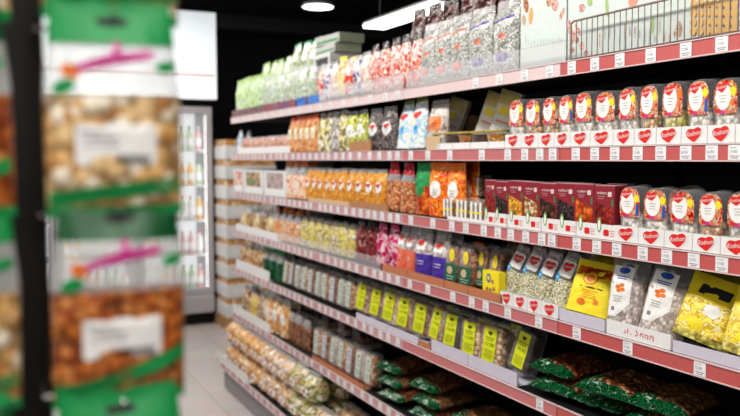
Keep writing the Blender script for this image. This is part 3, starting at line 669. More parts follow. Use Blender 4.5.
def k_ybox():
    k = Kit('snack_carton', 'carton'); w, h, d = .1, .085, .03; S = lambda x, z: -d/2; mb = MB(); mb.bbox(-w/2, w/2, -d/2, d/2, 0, h, YEL, .002); k.part('carton_box', mb)
    mb = MB(); mb.decal(S, -.012, .06, oval(.014, .016), BLUE, .0006, 2); mb.decal(S, -.012, .06, oval(.008, .009), YEL, .001, 2)
    for a, b in ((-.02,.02),(0,.018),(.02,.025),(.012,.05)): mb.decal(S, a, b, oval(.009, .008, 10), CARDB, .0006, 2)
    k.part('printed_front', mb); return k
one(k_ybox(), 494, 'D', 'small yellow carton with blue badge', .02, lift=.012)
pu = (k_pointed('snack_bag', plain('silver pack print', (.6,.58,.62), .3, wr=.5), MILK, None, w=.095, h=.19, neck=.15), 'x', .095)
def k_two(lo, desc):
    def pr(mb, S): mb.decal(S, 0, .135, heart(.035,.025), RED, .0008, 3); mb.decal(S, 0, .115, rrect(.05,.02,.006), PAPER, .0008, 3); lines(mb, S, 0, .06, .05, 2, .012, PAPER, .003, .0012)
    return (bag('snack_bag', 'snack bag', .095, .195, .05, [(0,.46,lo),(.46,.82,pack('silver photo print', [(.8,.78,.78),(.65,.6,.62),(.5,.4,.4),(.88,.86,.86)], 34)),(.82,1,FILM)], None, [('printed_front', pr)], neck=.15, lump=.002), desc, .095)
run('D', 417, 450, k_two(PURPLE, 'silver and violet snack bag'), '', .115, x=.045, lift=.01, rows=2, lean=-.05)
run('D', 399, 417, k_two(CORAL, 'silver and orange snack bag'), '', .1, x=.045, lift=.01, rows=2, lean=-.05)
mg = (k_print(pack('magenta print', [(.55,.02,.15),(.7,.1,.3),(.85,.7,.75),(.4,.01,.08)], 30), MAGENTA, None, w=.1, h=.19, neck=.3), 'shiny magenta snack bag', .1)
run('D', 378, 401, mg, '', .115, x=.045, lift=.01, rows=2)
run('D', 357, 379, (k_print(pack('dark red print', [(.25,.03,.05),(.4,.1,.1),(.15,.03,.04),(.6,.4,.35)], 32), DARKF, None, w=.11, h=.18, neck=.3), 'dark red snack bag behind the acrylic guard', .11), '', .13, x=.045, lift=.01, rows=2)
tray_run('D', [382, 407, 444, 468, 503], .03, .15, ORCARD, 'orange brown cardboard tray')
cy = (k_print(pack('clear yellow print', [(.7,.6,.1),(.8,.75,.4),(.45,.35,.2),(.85,.83,.75)], 34), FILM, None, w=.09, h=.16, neck=.3), 'clear bag with yellow print', .09)
run('D', 302, 357, cy, '', .105, x=.045, rows=2, lift=.004)
run('D', 275, 302, (k_pointed('snack_bag', pack('orange white print', [(.8,.35,.1),(.85,.7,.5),(.7,.3,.1),(.85,.8,.75)], 36), ORANGE, None, w=.09, h=.19, neck=.6), 'pointed orange and white snack bag', .09), '', .11, x=.045, rows=2)
run('D', 236, 275, [(k_print(pack('yellow cream print', [(.75,.6,.2),(.85,.78,.6),(.5,.35,.2)], 30), MILK, None, w=.12, h=.13), 'yellow cream snack bag at far end', .12), (k_pointed('nut_bag', mixed, FILM, None, w=.13, h=.18, neck=.6), 'clear nut bag with gathered top', .13)], '', .15, x=.045, rows=2, lift=.004)
tray_run('D', [236, 258, 278], .045, .2, WHITE, 'white tray at far end')

# --- fifth shelf (E)
LY = [label_tub(NEON, mixed, '13.90'), label_tub(NEON, brownmix, '12.90'), label_tub(NEON, nuts, '17.90'), label_tub(NEON, darkf, '19.90')]
PALE = plain('pale green label', (.66,.72,.64), .5); PALEG = plain('pale grey label', (.66,.66,.72), .5)
LP = [label_tub(PALE, mixed, '9.90'), label_tub(PALEG, brownmix, '8.90'), label_tub(PALE, almond, '9.90')]
ye = [356, 370, 384, 397, 413, 430, 443]
yd = 'clear snack box with bright yellow label'
run('E', 0, 0, [(LY[i % 3], yd, .092) for i in range(6)], '', 0, edges=ye, x=.05, lean=-.13, rows=2, rowgap=.06, lift=.003, rzj=.12, rz0=.12, rollj=.05, roll0=.11, group='yellow-labelled boxes')
run('E', 0, 0, [(LY[3], yd, .092), (LY[0], yd, .092), (LY[2], yd, .092)], '', 0, edges=[443, 463, 482, 503], x=.05, lean=-.13, rows=2, lift=.003, rzj=.05, rz0=.15, rollj=.03, roll0=.03, group='yellow-labelled boxes')
one(LY[3], 520, 'E', 'clear snack box of dark pieces, yellow label, tilted right', .06, -.16, .22, .15, 1.1, 1.05, .008)
one(LY[3], 516, 'E', 'clear snack box of dark pieces behind the tilted one', .13, -.1, .1, .15, 1.1, 1.05, .008)
tray_run('E', [356, 387, 418], .030, .13, LILAC, 'pale lilac tray under yellow-labelled boxes'); tray_run('E', [431, 468, 517], .046, .13, LILAC, 'tall pale lilac tray under yellow-labelled boxes')
tray_run('E', [419, 430], .022, .13, ORCARD, 'small orange brown tray between lilac trays')
run('E', 285, 356, [(LP[i % 3], 'clear snack box with pale label', .092) for i in range(3)], '', .10, x=.04, lean=-.1, rows=2, group='pale-labelled boxes')
FC = [flat_clam(brownmix), flat_clam(darkf), flat_clam(almond)]
def stack(s, px, x, n, desc, kits=FC, jit=.02):
    xf = (HB if s == 'G' else H)+.014+x; y = yat(px, xf, top[s]+.05)
    lst = [312, 332, 352, 374, 397] if s == 'E' else [318, 335, 352, 368]; q = ORD[len(lst)-lst.index(px)]
    for i in range(n):
        dd = 'flat clear snack box, %s in the %s pile%s' % ('lowest' if i == 0 else ORD[i+1]+' up', q, '' if q == 'nearest' else ' from the camera')
        place(kits[(i+px) % len(kits)], (xf, y, top[s]+.0005+i*.0345), -pi/2+random.uniform(-jit, jit)*3, dd, NAME[s], 'stacked clear snack boxes on the '+NAME[s])
for px in (312, 332, 352, 374, 397): stack('E', px, .26, 5, 'flat clear snack box in a stack')
run('E', 265, 285, (k_pointed('snack_bag', DGRN, GRN, None, w=.12, h=.19, neck=.3), 'dark green snack bag', .12), '', .13, x=.04, rows=2)
run('E', 237, 265, (k_print(pack('yellow brown print', [(.75,.55,.1),(.8,.7,.5),(.4,.18,.1),(.7,.3,.1)], 34), MILK, None, w=.12, h=.17), 'yellow and brown snack bag', .12), '', .13, x=.04, rows=2, lift=.004)
tray_run('E', [236, 252, 269], .06, .2, WHITE, 'deep white tray holding yellow brown bags')
# green-ended bags lying flat
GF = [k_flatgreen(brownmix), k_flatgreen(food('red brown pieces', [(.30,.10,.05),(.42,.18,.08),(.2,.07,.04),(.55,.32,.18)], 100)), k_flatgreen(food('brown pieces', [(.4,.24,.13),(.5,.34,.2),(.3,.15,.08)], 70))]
def lay(s, px, x, lift, rz, desc, k, tilt=.0, sc_=1, group=None):
    xf = (HB if s == 'G' else H)+.014+x; zz = top[s]+.027+lift
    place(k, (xf, yat(px, xf, zz), zz), -pi/2+rz, desc, NAME[s], group or 'green-ended bags lying on the '+NAME[s], lean=-pi/2+tilt, sx=sc_, sz=sc_)
d0 = 'flat clear snack bag with green end, lying down'
for i, (px, l, rz) in enumerate(((548,0,.14),(546,.052,.08),(594,0,.12),(597,.052,.16),(645,0,.1),(650,.052,.15),(700,0,.12),(757,.0,.12))):
    lay('E', px, .0+.012*(i % 3), l, rz, d0, GF[i % 3], tilt=.05)
for i, (px, l, rz) in enumerate(((388,0,.12),(386,.052,.08),(385,.104,.14),(420,0,.1),(422,.052,.06),(420,.104,.15),(458,0,.12),(460,.052,.1),(500,0,.12),(545,0,.1))):
    lay('F', px, .0+.012*(i % 3), l, rz, d0, GF[(i+1) % 3], tilt=.05)
for i, px in enumerate(()): lay('F', px, .24, .0, .2, 'flat clear snack bag lying at the back', GF[i % 3], 0)
# --- sixth shelf (F)
run('F', 316, 376, [(LP[i % 3], 'clear snack box with pale label', .092) for i in range(3)], '', .105, x=.035, lean=-.1, group='pale-labelled boxes on the sixth shelf', lift=.004)
tray_run('F', [312, 338, 364], .024, .1, ORCARD, 'orange brown tray under pale-labelled boxes')
for px in (318, 335, 352, 368): stack('F', px, .19, 6, 'flat clear snack box in a stack')
run('F', 290, 312, (k_pointed('snack_bag', brownmix, DARKF, None, w=.13, h=.2, neck=.2), 'dark brown snack bag', .13), '', .14, x=.05, rows=2)
run('F', 268, 292, (k_print(bread, MILK, PAPER, w=.14, h=.22, d=.07), 'tall tan snack bag with white label', .14), '', .15, x=.05, rows=2)
run('F', 236, 268, [(k_print(pack('brown cream print', [(.5,.28,.15),(.8,.7,.55),(.35,.15,.08),(.85,.8,.7)], 26), MILK, None, w=.15, h=.2, d=.06), 'brown and cream snack bag', .15), (k_print(pack('yellow tan print', [(.8,.68,.15),(.8,.65,.4),(.6,.35,.12)], 26), MILK, None, w=.14, h=.18, d=.06), 'yellow and tan snack bag', .14)], '', .15, x=.05, rows=2, lift=.004)
tray_run('F', [233, 250, 270], .055, .22, WHITE, 'deep white tray holding brown bags')
# --- bottom shelf (G)
br1 = (k_bread(bread), 'bag of golden bread with white label', .16); br2 = (k_bread(pack('silver bread print', [(.80,.78,.78),(.82,.62,.42),(.6,.42,.28),(.9,.88,.87)], 24)), 'silvery bag of rolls with white label', .16)
br3 = (k_bread(pack('lime tan print', [(.62,.5,.16),(.8,.7,.5),(.3,.36,.1),(.85,.82,.75),(.6,.35,.15)], 22)), 'lime and tan bag of rolls', .16)
def pile(px0, px1, kit, layers, rows, sz=1):
    for l in range(layers):
        kit_ = (kit[0], ('upper ', 'lower ')[l == 0]*(layers > 1)+kit[1], kit[2])
        run('G', px0, px1, kit_, '', .17, x=.075, rows=rows, rowgap=.15, lift=.001+l*.152, rzj=.05, rollj=.03, wk=.18)
pile(216, 268, br1, 2, 3); pile(268, 298, br2, 2, 3); pile(298, 322, br3, 2, 2); pile(322, 430, br2, 1, 2)
tray_run('G', [216, 232, 248], .05, .3, WHITE, 'low white tray under golden bread bags', x=-.004)

# --- top shelf (A)
lime = (k_print(pack('lime white print', [(.35,.6,.12),(.8,.88,.75),(.5,.72,.25),(.85,.9,.85),(.2,.4,.1)], 30), plain('lime foil', (.45,.65,.25), .25, wr=.6), None, w=.11, h=.2, d=.06, neck=.1), 'lime green and white puffed bag', .11)
lime2 = (k_print(pack('lime grey print', [(.3,.5,.12),(.7,.78,.65),(.4,.35,.2),(.85,.88,.82),(.3,.45,.15)], 26), GRN, None, w=.11, h=.2, d=.06, neck=.1, hv=.94), '', .11)
lg = (k_print(pack('grey green print', [(.75,.77,.75),(.6,.62,.6),(.45,.6,.35),(.85,.86,.86),(.4,.38,.38)], 30), MILK, None, w=.10, h=.2, d=.05, neck=.1), 'pale grey and green puffed bag', .10)
run('A', 234, 265, lime, '', .125, x=.034, rows=2, rowgap=.062, sz=1.25, rzj=.15, rollj=.1); run('A', 265, 318, lg, '', .12, x=.034, rows=2, rowgap=.062, sz=1.1, rzj=.15, rollj=.08)
run('A', 247, 290, (lime[0], 'lime green bag in the raised rear tier', .11), '', .13, x=.2, rows=2, rowgap=.07, lift=.128, lean=-.1, sz=1.2, rollj=.15); run('A', 290, 318, (lime2[0], 'grey and lime bag in the raised rear tier', .11), '', .14, x=.2, rows=2, rowgap=.07, lift=.128, lean=-.1, sz=1.5, rollj=.12)
k = Kit('riser_box', 'cardboard box'); mb = MB(); mb.bbox(-.82, .82, -.08, .10, 0, .128, BLACKM, .004); k.part('box_body', mb); yy = (yat(245, H+.25, top['A'])+yat(322, H+.25, top['A']))/2
place(k, (H+.25, yy, top['A']+.0005), -pi/2, 'long dark riser box under the rear tier of green bags', NAME['A'], sx=.9)
def k_longbox():
    k = Kit('snack_carton', 'carton'); mb = MB(); mb.bbox(-.14, .14, -.08, .08, 0, .05, plain('grey white carton', (.6,.62,.6), .45), .002); k.part('carton_box', mb)
    mb = MB(); mb.box(.1402, .1408, -.075, .075, .005, .045, plain('lime end print', (.45,.5,.35), .4)); mb.box(-.13, .13, -.0812, -.0803, .01, .02, GRN); k.part('printed_end', mb); return k
LB = k_longbox()
for i in range(2): place(LB, (H+.25, yat(338, H+.25, 2.2)-.02*i, top['A']+.2955+.0512*i), -pi/2+.1*i, 'grey white carton lying flat above the rear bags', NAME['A'], 'flat grey white cartons')
place(k_window(pack('dull brown riser', [(.03,.025,.025),(.05,.04,.04)], 8)), (H+.25, yat(338, H+.25, 2.2), top['A']+.0005), -pi/2, 'plain dark display box behind red and white pouches', NAME['A'], sz=1.9, sx=1.4)
PT = pack('brown lilac tray print', [(.25,.14,.12),(.32,.18,.16),(.2,.1,.16),(.35,.2,.25)], 14)
tray_run('A', [232, 264], .045, .012, PT, 'narrow brown printed shelf front below the lime bags')
tray_run('A', [264, 295], .045, .012, pack('lilac red tray print', [(.25,.12,.25),(.4,.08,.1),(.3,.2,.3)], 14), 'narrow violet printed shelf front below grey bags')
tray_run('A', [296, 319], .045, .012, pack('violet blue tray print', [(.2,.1,.2),(.05,.2,.6),(.1,.3,.7)], 10), 'narrow blue and violet printed shelf front')
rw = [(k_print(pack('red white print', [(.85,.83,.8),(.75,.12,.06),(.88,.86,.85),(.6,.3,.2)], 26), MILK, None, w=.09, h=.18), 'white pouch with red print', .09),
      (k_print(pack('violet white print', [(.1,.05,.25),(.8,.78,.82),(.2,.15,.4)], 24), MILK, None, w=.09, h=.18), 'white pouch with violet print', .09),
      (k_print(pack('white tan print', [(.85,.82,.78),(.75,.55,.45),(.88,.87,.86),(.5,.35,.3)], 26), MILK, None, w=.09, h=.19), 'white and tan printed pouch', .09),
      (k_print(pack('yellow white pouch print', [(.85,.75,.1),(.85,.84,.8),(.8,.6,.1),(.7,.15,.05)], 26), YEL, None, w=.09, h=.2), 'yellow and white printed pouch', .09)]
run('A', 319, 372, rw, '', .10, x=.05, rows=2, lift=.02, group='printed pouches on the top shelf'); 
wr2 = (k_print(pack('white red low print', [(.85,.84,.83),(.8,.2,.08),(.86,.85,.84),(.7,.1,.04),(.8,.78,.76)], 24), DARKF, None, w=.10, h=.22, hv=.84, neck=.25), 'white pouch with red print and dark top', .10)
run('A', 372, 424, wr2, '', .105, x=.05, rows=2, lift=.01)
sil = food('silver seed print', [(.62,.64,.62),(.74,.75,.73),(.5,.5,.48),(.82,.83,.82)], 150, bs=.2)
def k_sil(acc, desc):
    def pr(mb, S):
        mb.decal(S, .0, .125, heart(.034, .024), CORAL, .0008, 3); mb.decal(S, 0, .185, poly([(.04,.012),(-.04,-.008),(-.04,-.014),(.04,.004)],4), acc, .0008, 3)
        mb.decal(S, 0, .055, oval(.028, .016), acc, .0008, 3); lines(mb, S, 0, .105, .04, 2, .008, GREYINK, .002, .001)
    return (bag('nut_bag', 'snack bag', .115, .25, .06, [(0,.88,sil),(.88,1,MILK)], None, [('printed_front', pr)], neck=.12, fold=.65, lump=.002), desc, .115)
run('A', 424, 472, k_sil(CORAL, 'silver grey nut bag with orange red print'), '', .12, x=.06, rows=1, rz0=.1)
run('A', 472, 521, k_sil(PURPLE, 'silver grey nut bag with violet print'), '', .125, x=.06, rows=1, rz0=.1)
run('A', 412, 520, (k_print(pack('dark maroon print', [(.1,.03,.03),(.2,.05,.05),(.06,.03,.03),(.4,.3,.28)], 30), DARKF, None, w=.12, h=.27, d=.05), 'dark maroon bag standing behind the silver bags', .12), '', .125, x=.15, rows=1, lift=.09)
k = Kit('riser_box', 'cardboard box'); mb = MB(); ya, yb2 = yat(410, H+.16, top['A']), yat(522, H+.16, top['A']); mb.bbox(-(ya-yb2)/2, (ya-yb2)/2, -.045, .045, 0, .088, BLACKM, .003); k.part('box_body', mb)
place(k, (H+.17, (ya+yb2)/2, top['A']+.0005), -pi/2, 'low dark riser box under the maroon bags', NAME['A'])
# acrylic guards
def guard(s, a, b, h, x=.004, desc='clear acrylic shelf guard', thick=.003, mat=None):
    z = top[s]; xf = H+x; ya, yb = yat(a, xf, z), yat(b, xf, z); w = ya-yb-.004
    k = Kit('shelf_guard', 'shelf guard'); mb = MB(); mb.box(-w/2, w/2, -thick/2, thick/2, .001, h, mat or FENCE); k.part('clear_panel', mb)
    mb = MB(); mb.box(-w/2, w/2, -thick/2-.0006, thick/2+.0006, h, h+.0015, film('guard edge', (.85,.8,.78), .6)); k.part('top_edge', mb)
    place(k, (xf, (ya+yb)/2, z), -pi/2, desc, NAME[s], 'clear guards along the '+NAME[s])
for a, b in ((319, 404), (406, 470), (470, 519), (520, 566)): guard('A', a, b, .062)
CLR = film('clear thin guard', (.8,.8,.85), .08, .05, 8); guard('D', 277, 330, .05, mat=CLR); guard('D', 330, 381, .05, mat=CLR)
# printed display boards
def leaf(a, b, t): return [(x*cos(t)-z_*sin(t), x*sin(t)+z_*cos(t)) for x, z_ in oval(a, b, 14)]
MINT = plain('mint white board', (.70,.79,.77), .45)
def board(a, b, prints, desc, xo):
    z = top['A']; xf = H+xo; ya, yb = yat(a, xf, z), yat(b, xf, z); w = ya-yb-.003
    k = Kit('display_board', 'printed board'); mb = MB(); mb.bbox(-w/2, w/2, 0, .006, .001, .42, MINT, .001); k.part('board_panel', mb)
    mb = MB(); S = lambda x, zz: 0
    for px, py, A, B, t, mt in prints:
        ra = (px-370)/f; rb = -(py-208)/f; d = F+ra*Rr+rb*Uu; q = xf/d.x; yy_, zz_ = d.y*q, CZ+d.z*q
        cx = (ya+yb)/2-yy_; cz = zz_-z
        if abs(cx)+max(A, B) > w/2: cx = max(-w/2+A, min(w/2-A, cx))
        if not .01 < cz < .4: continue
        q_ = .0004+.00012*len(mb.f)/40; mb.decal(S, cx, cz, leaf(A, B, t), mt, q_, 2)
    k.part('printed_pictures', mb); place(k, (xf, (ya+yb)/2, z), -pi/2, desc, NAME['A'])
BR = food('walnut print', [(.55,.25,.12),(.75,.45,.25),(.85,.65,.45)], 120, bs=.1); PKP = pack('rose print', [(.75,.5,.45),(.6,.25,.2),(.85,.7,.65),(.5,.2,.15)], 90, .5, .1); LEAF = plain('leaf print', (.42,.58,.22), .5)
pr1 = [(526,4,.014,.03,.2,BR), (531,16,.012,.028,-.1,plain('caramel print', (.78,.42,.15), .5)), (524,20,.010,.018,.2,TANB), (555,5,.016,.02,.5,PKP), (562,14,.008,.02,-.6,PKP), (549,2,.012,.014,.1,BR)]
pr1 += [(526+3*i, 45-random.randint(0,6), .0012, random.uniform(.006,.018), 0, plain('thin sage print', (.45,.52,.48), .5)) for i in range(13)]
board(520, 566, pr1, 'mint white printed board with nut pictures beside silver bags', .055)
pr2 = [(570,28,.010,.03,.35,PKP), (573,38,.009,.025,-.4,PKP), (578,30,.007,.022,.6,PKP), (572,50,.012,.010,0,PKP), (582,46,.010,.013,0,PKP), (577,40,.008,.01,0,BR), (586,53,.009,.009,0,PKP),
       (607,6,.006,.03,.1,LEAF), (633,1,.018,.016,0,plain('salmon print', (.80,.36,.26), .5)), (653,25,.005,.024,0,LEAF), (625,32,.003,.026,0,plain('khaki print', (.5,.42,.25), .5)), (679,29,.010,.022,0,PKP), (679,29,.007,.017,0,TANB), (582,8,.012,.012,0,PKP), (590,2,.01,.012,.4,LEAF)]
pr2 += [(600+5*i, 40+random.randint(-8,6)-i//2, .0016, random.uniform(.01,.024), 0, random.choice([PKP, plain('thin sage print', (.45,.52,.48), .5), plain('sky grey print', (.4,.5,.56), .5)])) for i in range(17)]
WAF = plain('waffle print', (.78,.50,.20), .5)
pr2 += [(694+7*i, 4+9*j, .0105, .012, 0, WAF) for i in range(7) for j in range(5)]
board(567, 765, pr2, 'mint white printed board behind the wire fence', .055)
# wire fence
k = Kit('wire_fence', 'wire fence'); xf = H+.012; z = top['A']; ya, yb = yat(569, xf, z), yat(765, xf, z); w = ya-yb; hh = .115
WIRE = plain('brown grey wire', (.33,.25,.23), .35, .6)
mb = MB(); mb.tube([(-w/2, 0, .003), (-w/2, 0, hh-.012), (-w/2+.004, 0, hh-.004), (-w/2+.012, 0, hh), (w/2, 0, hh)], .0032, WIRE, 8); mb.tube([(-w/2, 0, .004), (w/2, 0, .004)], .0028, WIRE, 6); k.part('frame_wire', mb, True)
mb = MB(); n = int(w/.0225)
for i in range(1, n+1): mb.tube([(-w/2+i*w/(n+.5), .002, .004), (-w/2+i*w/(n+.5), .002, hh)], .0015, WIRE, 5)
k.part('upright_wires', mb, True); place(k, (xf+.006, (ya+yb)/2, z+.001), -pi/2, 'low wire fence along the front edge of printed board', NAME['A'])

# ------------------------------------------------------------------ far end: fridge, header sign, pallet stack
FR = plain('grey fridge frame', (.50,.48,.51), .4, .1); GLOW = plain('fridge light strip', (1,.98,.95), .5, em=16); INNER = plain('self-lit fridge lining', (.9,.92,.93), .5, em=1.5)  # lining emits too: bright interior glow put into its material
def fridge(x0, x1, label):
    r = bpy.data.objects.new('drinks_fridge', None); COL.objects.link(r); r.location = ((x0+x1)/2, 7.7, 0); w = (x1-x0)/2-.004
    r['label'] = label; r['category'] = 'fridge'; r['group'] = 'glass door fridges at the end'
    def P(n, mb, par=r): o = bpy.data.objects.new(n, mb.build(n)); COL.objects.link(o); o.parent = par; return o
    mb = MB(); mb.box(-w, w, .6, .63, .12, 2.12, FR); mb.box(-w, -w+.03, .02, .6, .12, 2.12, FR); mb.box(w-.03, w, .02, .6, .12, 2.12, FR); mb.box(-w+.03, w-.03, .02, .6, 2.08, 2.12, FR); mb.box(-w+.03, w-.03, .02, .6, .12, .30, FR); P('cabinet', mb)
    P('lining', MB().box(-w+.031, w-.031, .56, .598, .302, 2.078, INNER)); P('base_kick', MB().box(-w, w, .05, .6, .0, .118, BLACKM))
    P('lower_panel', MB().bbox(-w, w, -.06, .018, .12, .30, FR, .02)); 
    dr = P('door', MB().box(-w, -w+.055, -.03, .018, .305, 2.12, FR).box(w-.055, w, -.03, .018, .305, 2.12, FR).box(-w+.055, w-.055, -.03, .018, 2.05, 2.12, FR).box(-w+.055, w-.055, -.03, .018, .305, .36, FR))
    P('glass', MB().box(-w+.055, w-.055, -.010, -.004, .36, 2.05, film('door glass', (.8,.85,.88), .12, 0, 5)), dr); P('handle', MB().tube([(-w+.075, -.06, .9), (-w+.075, -.06, 1.5)], .012, CHROME, 8), dr)
    P('light_strip', MB().box(-w+.032, -w+.05, .03, .05, .35, 2.05, GLOW)); P('light_strip', MB().box(w-.05, w-.032, .03, .05, .35, 2.05, GLOW))
    for i, zz in enumerate((.34, .68, 1.02, 1.36, 1.70)):
        P('shelf', MB().box(-w+.04, w-.04, .08, .55, zz-.012, zz, WHITE))
    return (x0+x1)/2, w
bott = {}
def k_bottle(cm, capm):
    k = Kit('drink_bottle', 'bottle'); mb = MB(); mb.lathe([(.028,0),(.034,.006),(.034,.14),(.03,.165),(.014,.20),(.013,.215)], cm, 14); k.part('bottle_body', mb, True)
    mb = MB(); mb.lathe([(.016,.212),(.016,.232),(.014,.234)], capm, 12); k.part('cap', mb, True); mb = MB(); mb.lathe([(.0346,.05),(.0346,.12)], PAPER, 14); k.part('paper_band', mb, True); return k
drinks = [(k_bottle(plain('milky bottle', (.8,.82,.8), .25), RED), 'white bottle with red cap'), (k_bottle(plain('orange juice bottle', (.85,.5,.15), .25), WHITE), 'orange juice bottle with white cap'), (k_bottle(plain('pale green bottle', (.55,.7,.5), .25), GRN), 'pale green bottle with green cap'), (k_bottle(plain('pink bottle', (.8,.5,.5), .25), WHITE), 'pink drink bottle with white cap')]
for fi, (x0, x1, lab) in enumerate(((1.28, 2.0, 'right glass door fridge beside the stacked crates'), (.56, 1.28, 'middle glass door fridge behind the hanging bags'), (-.16, .56, 'left glass door fridge at the end of the aisle'))):
    cx, w = fridge(x0, x1, lab)
    if fi > 1: continue
    for si, zz in enumerate((.34, .68, 1.02, 1.36, 1.70)):
        for j in range(7):
            kk, dd = drinks[(j//2+si) % 4]
            place(kk, (cx-w+.11+j*.085, 7.7+.16, zz+.001), 0, dd, '%s fridge %s level' % (('right', 'middle')[fi], ORD[si+1].replace('nearest', 'lowest')), 'bottles in the glass fridge', key=('fr', dd, si, fi))
k = Kit('header_sign', 'sign'); mb = MB(); mb.bbox(-1.05, 1.05, -.02, .05, 0, .83, plain('white lit sign', (.84,.90,.93), .5, em=1.3), .008); k.part('sign_panel', mb)
mb = MB(); mb.box(-1.03, 1.03, -.0215, -.0205, .22, .235, plain('pink sign line', (.8,.3,.3), .5)); k.part('pink_line', mb)
place(k, (1.0, 7.68, 2.19), 0, 'white sign panel with thin pink line above the fridges', '')
# crates
WOOD = plain('pale wood', (.55,.33,.17), .7)
k = Kit('wooden_base', 'pallet'); mb = MB()
for i in range(3): mb.box(-.26, .26, -.22+i*.18, -.14+i*.18, 0, .1, WOOD)
for i in range(4): mb.box(-.26+i*.145, -.17+i*.145, -.22, .22, .1, .12, WOOD)
k.part('slats', mb); px_ = (2.27, 7.5)
place(k, (*px_, 0), 0, 'wooden pallet base under the stacked white cases', '')
def k_case():
    k = Kit('carton_case', 'box'); mb = MB(); h = .125; mb.bbox(-.25, .25, -.2, .2, 0, h, WHITE, .004); k.part('case_body', mb)
    mb = MB(); mb.box(-.24, .24, -.19, .19, h+.0005, h+.06, bread); k.part('goods', mb, label='tan packets showing above the case rim'); mb = MB()
    mb.box(-.2, -.02, -.2012, -.2006, .03, .1, PAPER); mb.box(.04, .2, -.2012, -.2006, .045, .075, TANB); k.part('printed_mark', mb); return k
kc = k_case()
for i in range(9): place(kc, (*px_, .1215+i*.1865), 0, 'white case topped with tan packets', 'stack by the fridge', 'stacked white cases', key='case')
# lights in view
EM = plain('lit diffuser', (1,1,1), .5, em=14)
def downlight(x, y, lab):
    k = Kit('ceiling_downlight', 'light'); mb = MB(); mb.lathe([(.15,0),(.15,-.03),(.16,-.03),(.16,0)], WHITE, 24, caps=False); k.part('rim', mb, True); mb = MB(); mb.lathe([(.001,-.028),(.148,-.028),(.148,-.01)], EM, 24); k.part('diffuser', mb)
    place(k, (x, y, 3.149), 0, lab, '')
a = (318-370)/f; d = F+a*Rr+(-(7-208)/f)*Uu; t = 1.5/d.z; downlight(d.x*t, d.y*t, 'round lit ceiling downlight above the far shelves')
a = (153-370)/f; d = F+a*Rr+(-(4-208)/f)*Uu; t = 1.5/d.z; downlight(d.x*t, d.y*t, 'round lit ceiling downlight near the white sign')
k = Kit('linear_light', 'light'); mb = MB(); mb.bbox(-.09, .09, -.5, .5, .01, .03, WHITE, .006); k.part('housing', mb); mb = MB(); mb.bbox(-.09, .09, -.5, .5, -.012, .009, EM, .008); k.part('diffuser', mb)
for s_ in (-1, 1): k.part('suspension_wire', MB().tube([(0, s_*.4, .031), (0, s_*.4, .548)], .002, STEEL, 5))
place(k, (2.66, 4.95, 2.6), 0, 'long bright linear lamp hanging behind the shelving top', '')

# ------------------------------------------------------------------ foreground: hanging bags on a stand
k = Kit('display_stand', 'display stand'); mb = MB(); mb.bbox(-.17, .055, .845, .865, .03, 2.0, BLACKM, .004); k.part('panel', mb)
mb = MB(); mb.bbox(-.25, .13, .7, 1.0, 0, .03, BLACKM, .006); k.part('base_plate', mb)
HOOKZ = [1.911-.1715*i for i in range(7)]
for hx in (.106, -.034):
    for hz in HOOKZ: k.part('hook', MB().tube([(min(hx, .045), .844, hz), (min(hx, .045), .80 if hx > 0 else .82, hz), (hx, .79, hz), (hx, .735, hz), (hx, .728, hz+.008)], .002, CHROME, 6), True)
place(k, (0, 0, 0), 0, 'black upright display stand holding the hanging snack bags', '')
def k_hang(food_m, diag):
    HG = plain('fold-shaded green header', (.006,.10,.03), .4) if diag else GRN  # lower header darkened: shade of the fold painted into the green
    w, h, d = .116, .188, .034
    T = surf(w, h, d, .12, .05, .72, lump=.001); S = lambda x, z: -T(x, z)
    k = Kit('hanging_snack_bag', 'snack bag'); mb = MB(); pouch(mb, w, h, d, [(0,.05,GRN),(.05,.56,food_m),(.56,.80,film('bag window', (.80,.83,.84), .38, .6)),(.80,.94,HG),(.94,1,GRN)], T, .14); k.part('bag_body', mb, True)
    mb = MB(); mb.decal(S, .0, h*.34, rrect(.068, .036, .004), PAPER, .0008, 4); lines(mb, S, -.012, h*.39, .036, 3, .005, GREYINK, .0016, .0016)
    for i in range(16): mb.decal(S, .0+.0018*i, h*.27, rect(.0009 if i % 3 else .0014, .007, 1), INK, .0016, 1)
    k.part('paper_label', mb, label='white paper label with barcode')
    mb = MB(); mb.decal(S, 0, h*.735, poly([(.036,.004),(.030,.007),(-.004,.003),(-.030,-.006),(-.034,-.014),(-.018,-.010),(.0,-.006),(.028,-.001)],3), PINK, .0012, 3); mb.decal(S, .002, h*.765, rect(.006,.016), PINK, .0014, 2)
    mb.decal(S, .044, h*.70, leaf(.010,.005,.2), GRN, .001, 2); mb.decal(S, -.036, h*.67, leaf(.008,.006,-.3), ORANGE, .001, 2); mb.decal(S, -.042, h*.60, leaf(.010,.006,.4), GRN, .001, 2); k.part('brand_print', mb)
    mb = MB(); P_ = [(.056,.012),(.0,-.006),(-.056,-.016),(-.056,-.030),(.0,-.018),(.056,.0)] if diag else [(.056,.0),(.0,-.004),(-.056,-.016),(-.056,-.030),(.0,-.014),(.056,-.012)]
    vs = []
    for u in range(13):
        x = -.056+.112*u/12; zc = h*.17+(-.012+.03*(u/12)**1.4 if diag else -.012+.012*u/12); zc -= .002; vs += [(x, S(x, zc-.008)-.0009, zc-.008), (x, S(x, zc+.005)-.0009, zc+.005)]
    mb.add(vs, [(2*i, 2*i+2, 2*i+3, 2*i+1) for i in range(12)], GRN); k.part('green_band', mb)
    mb = MB(); mb.decal(S, 0, h*.905, rrect(.026, .007, .003), INK, .0008, 2); k.part('hang_hole', mb); return k
HN = k_hang(nuts, False); HD = k_hang(dried, True)
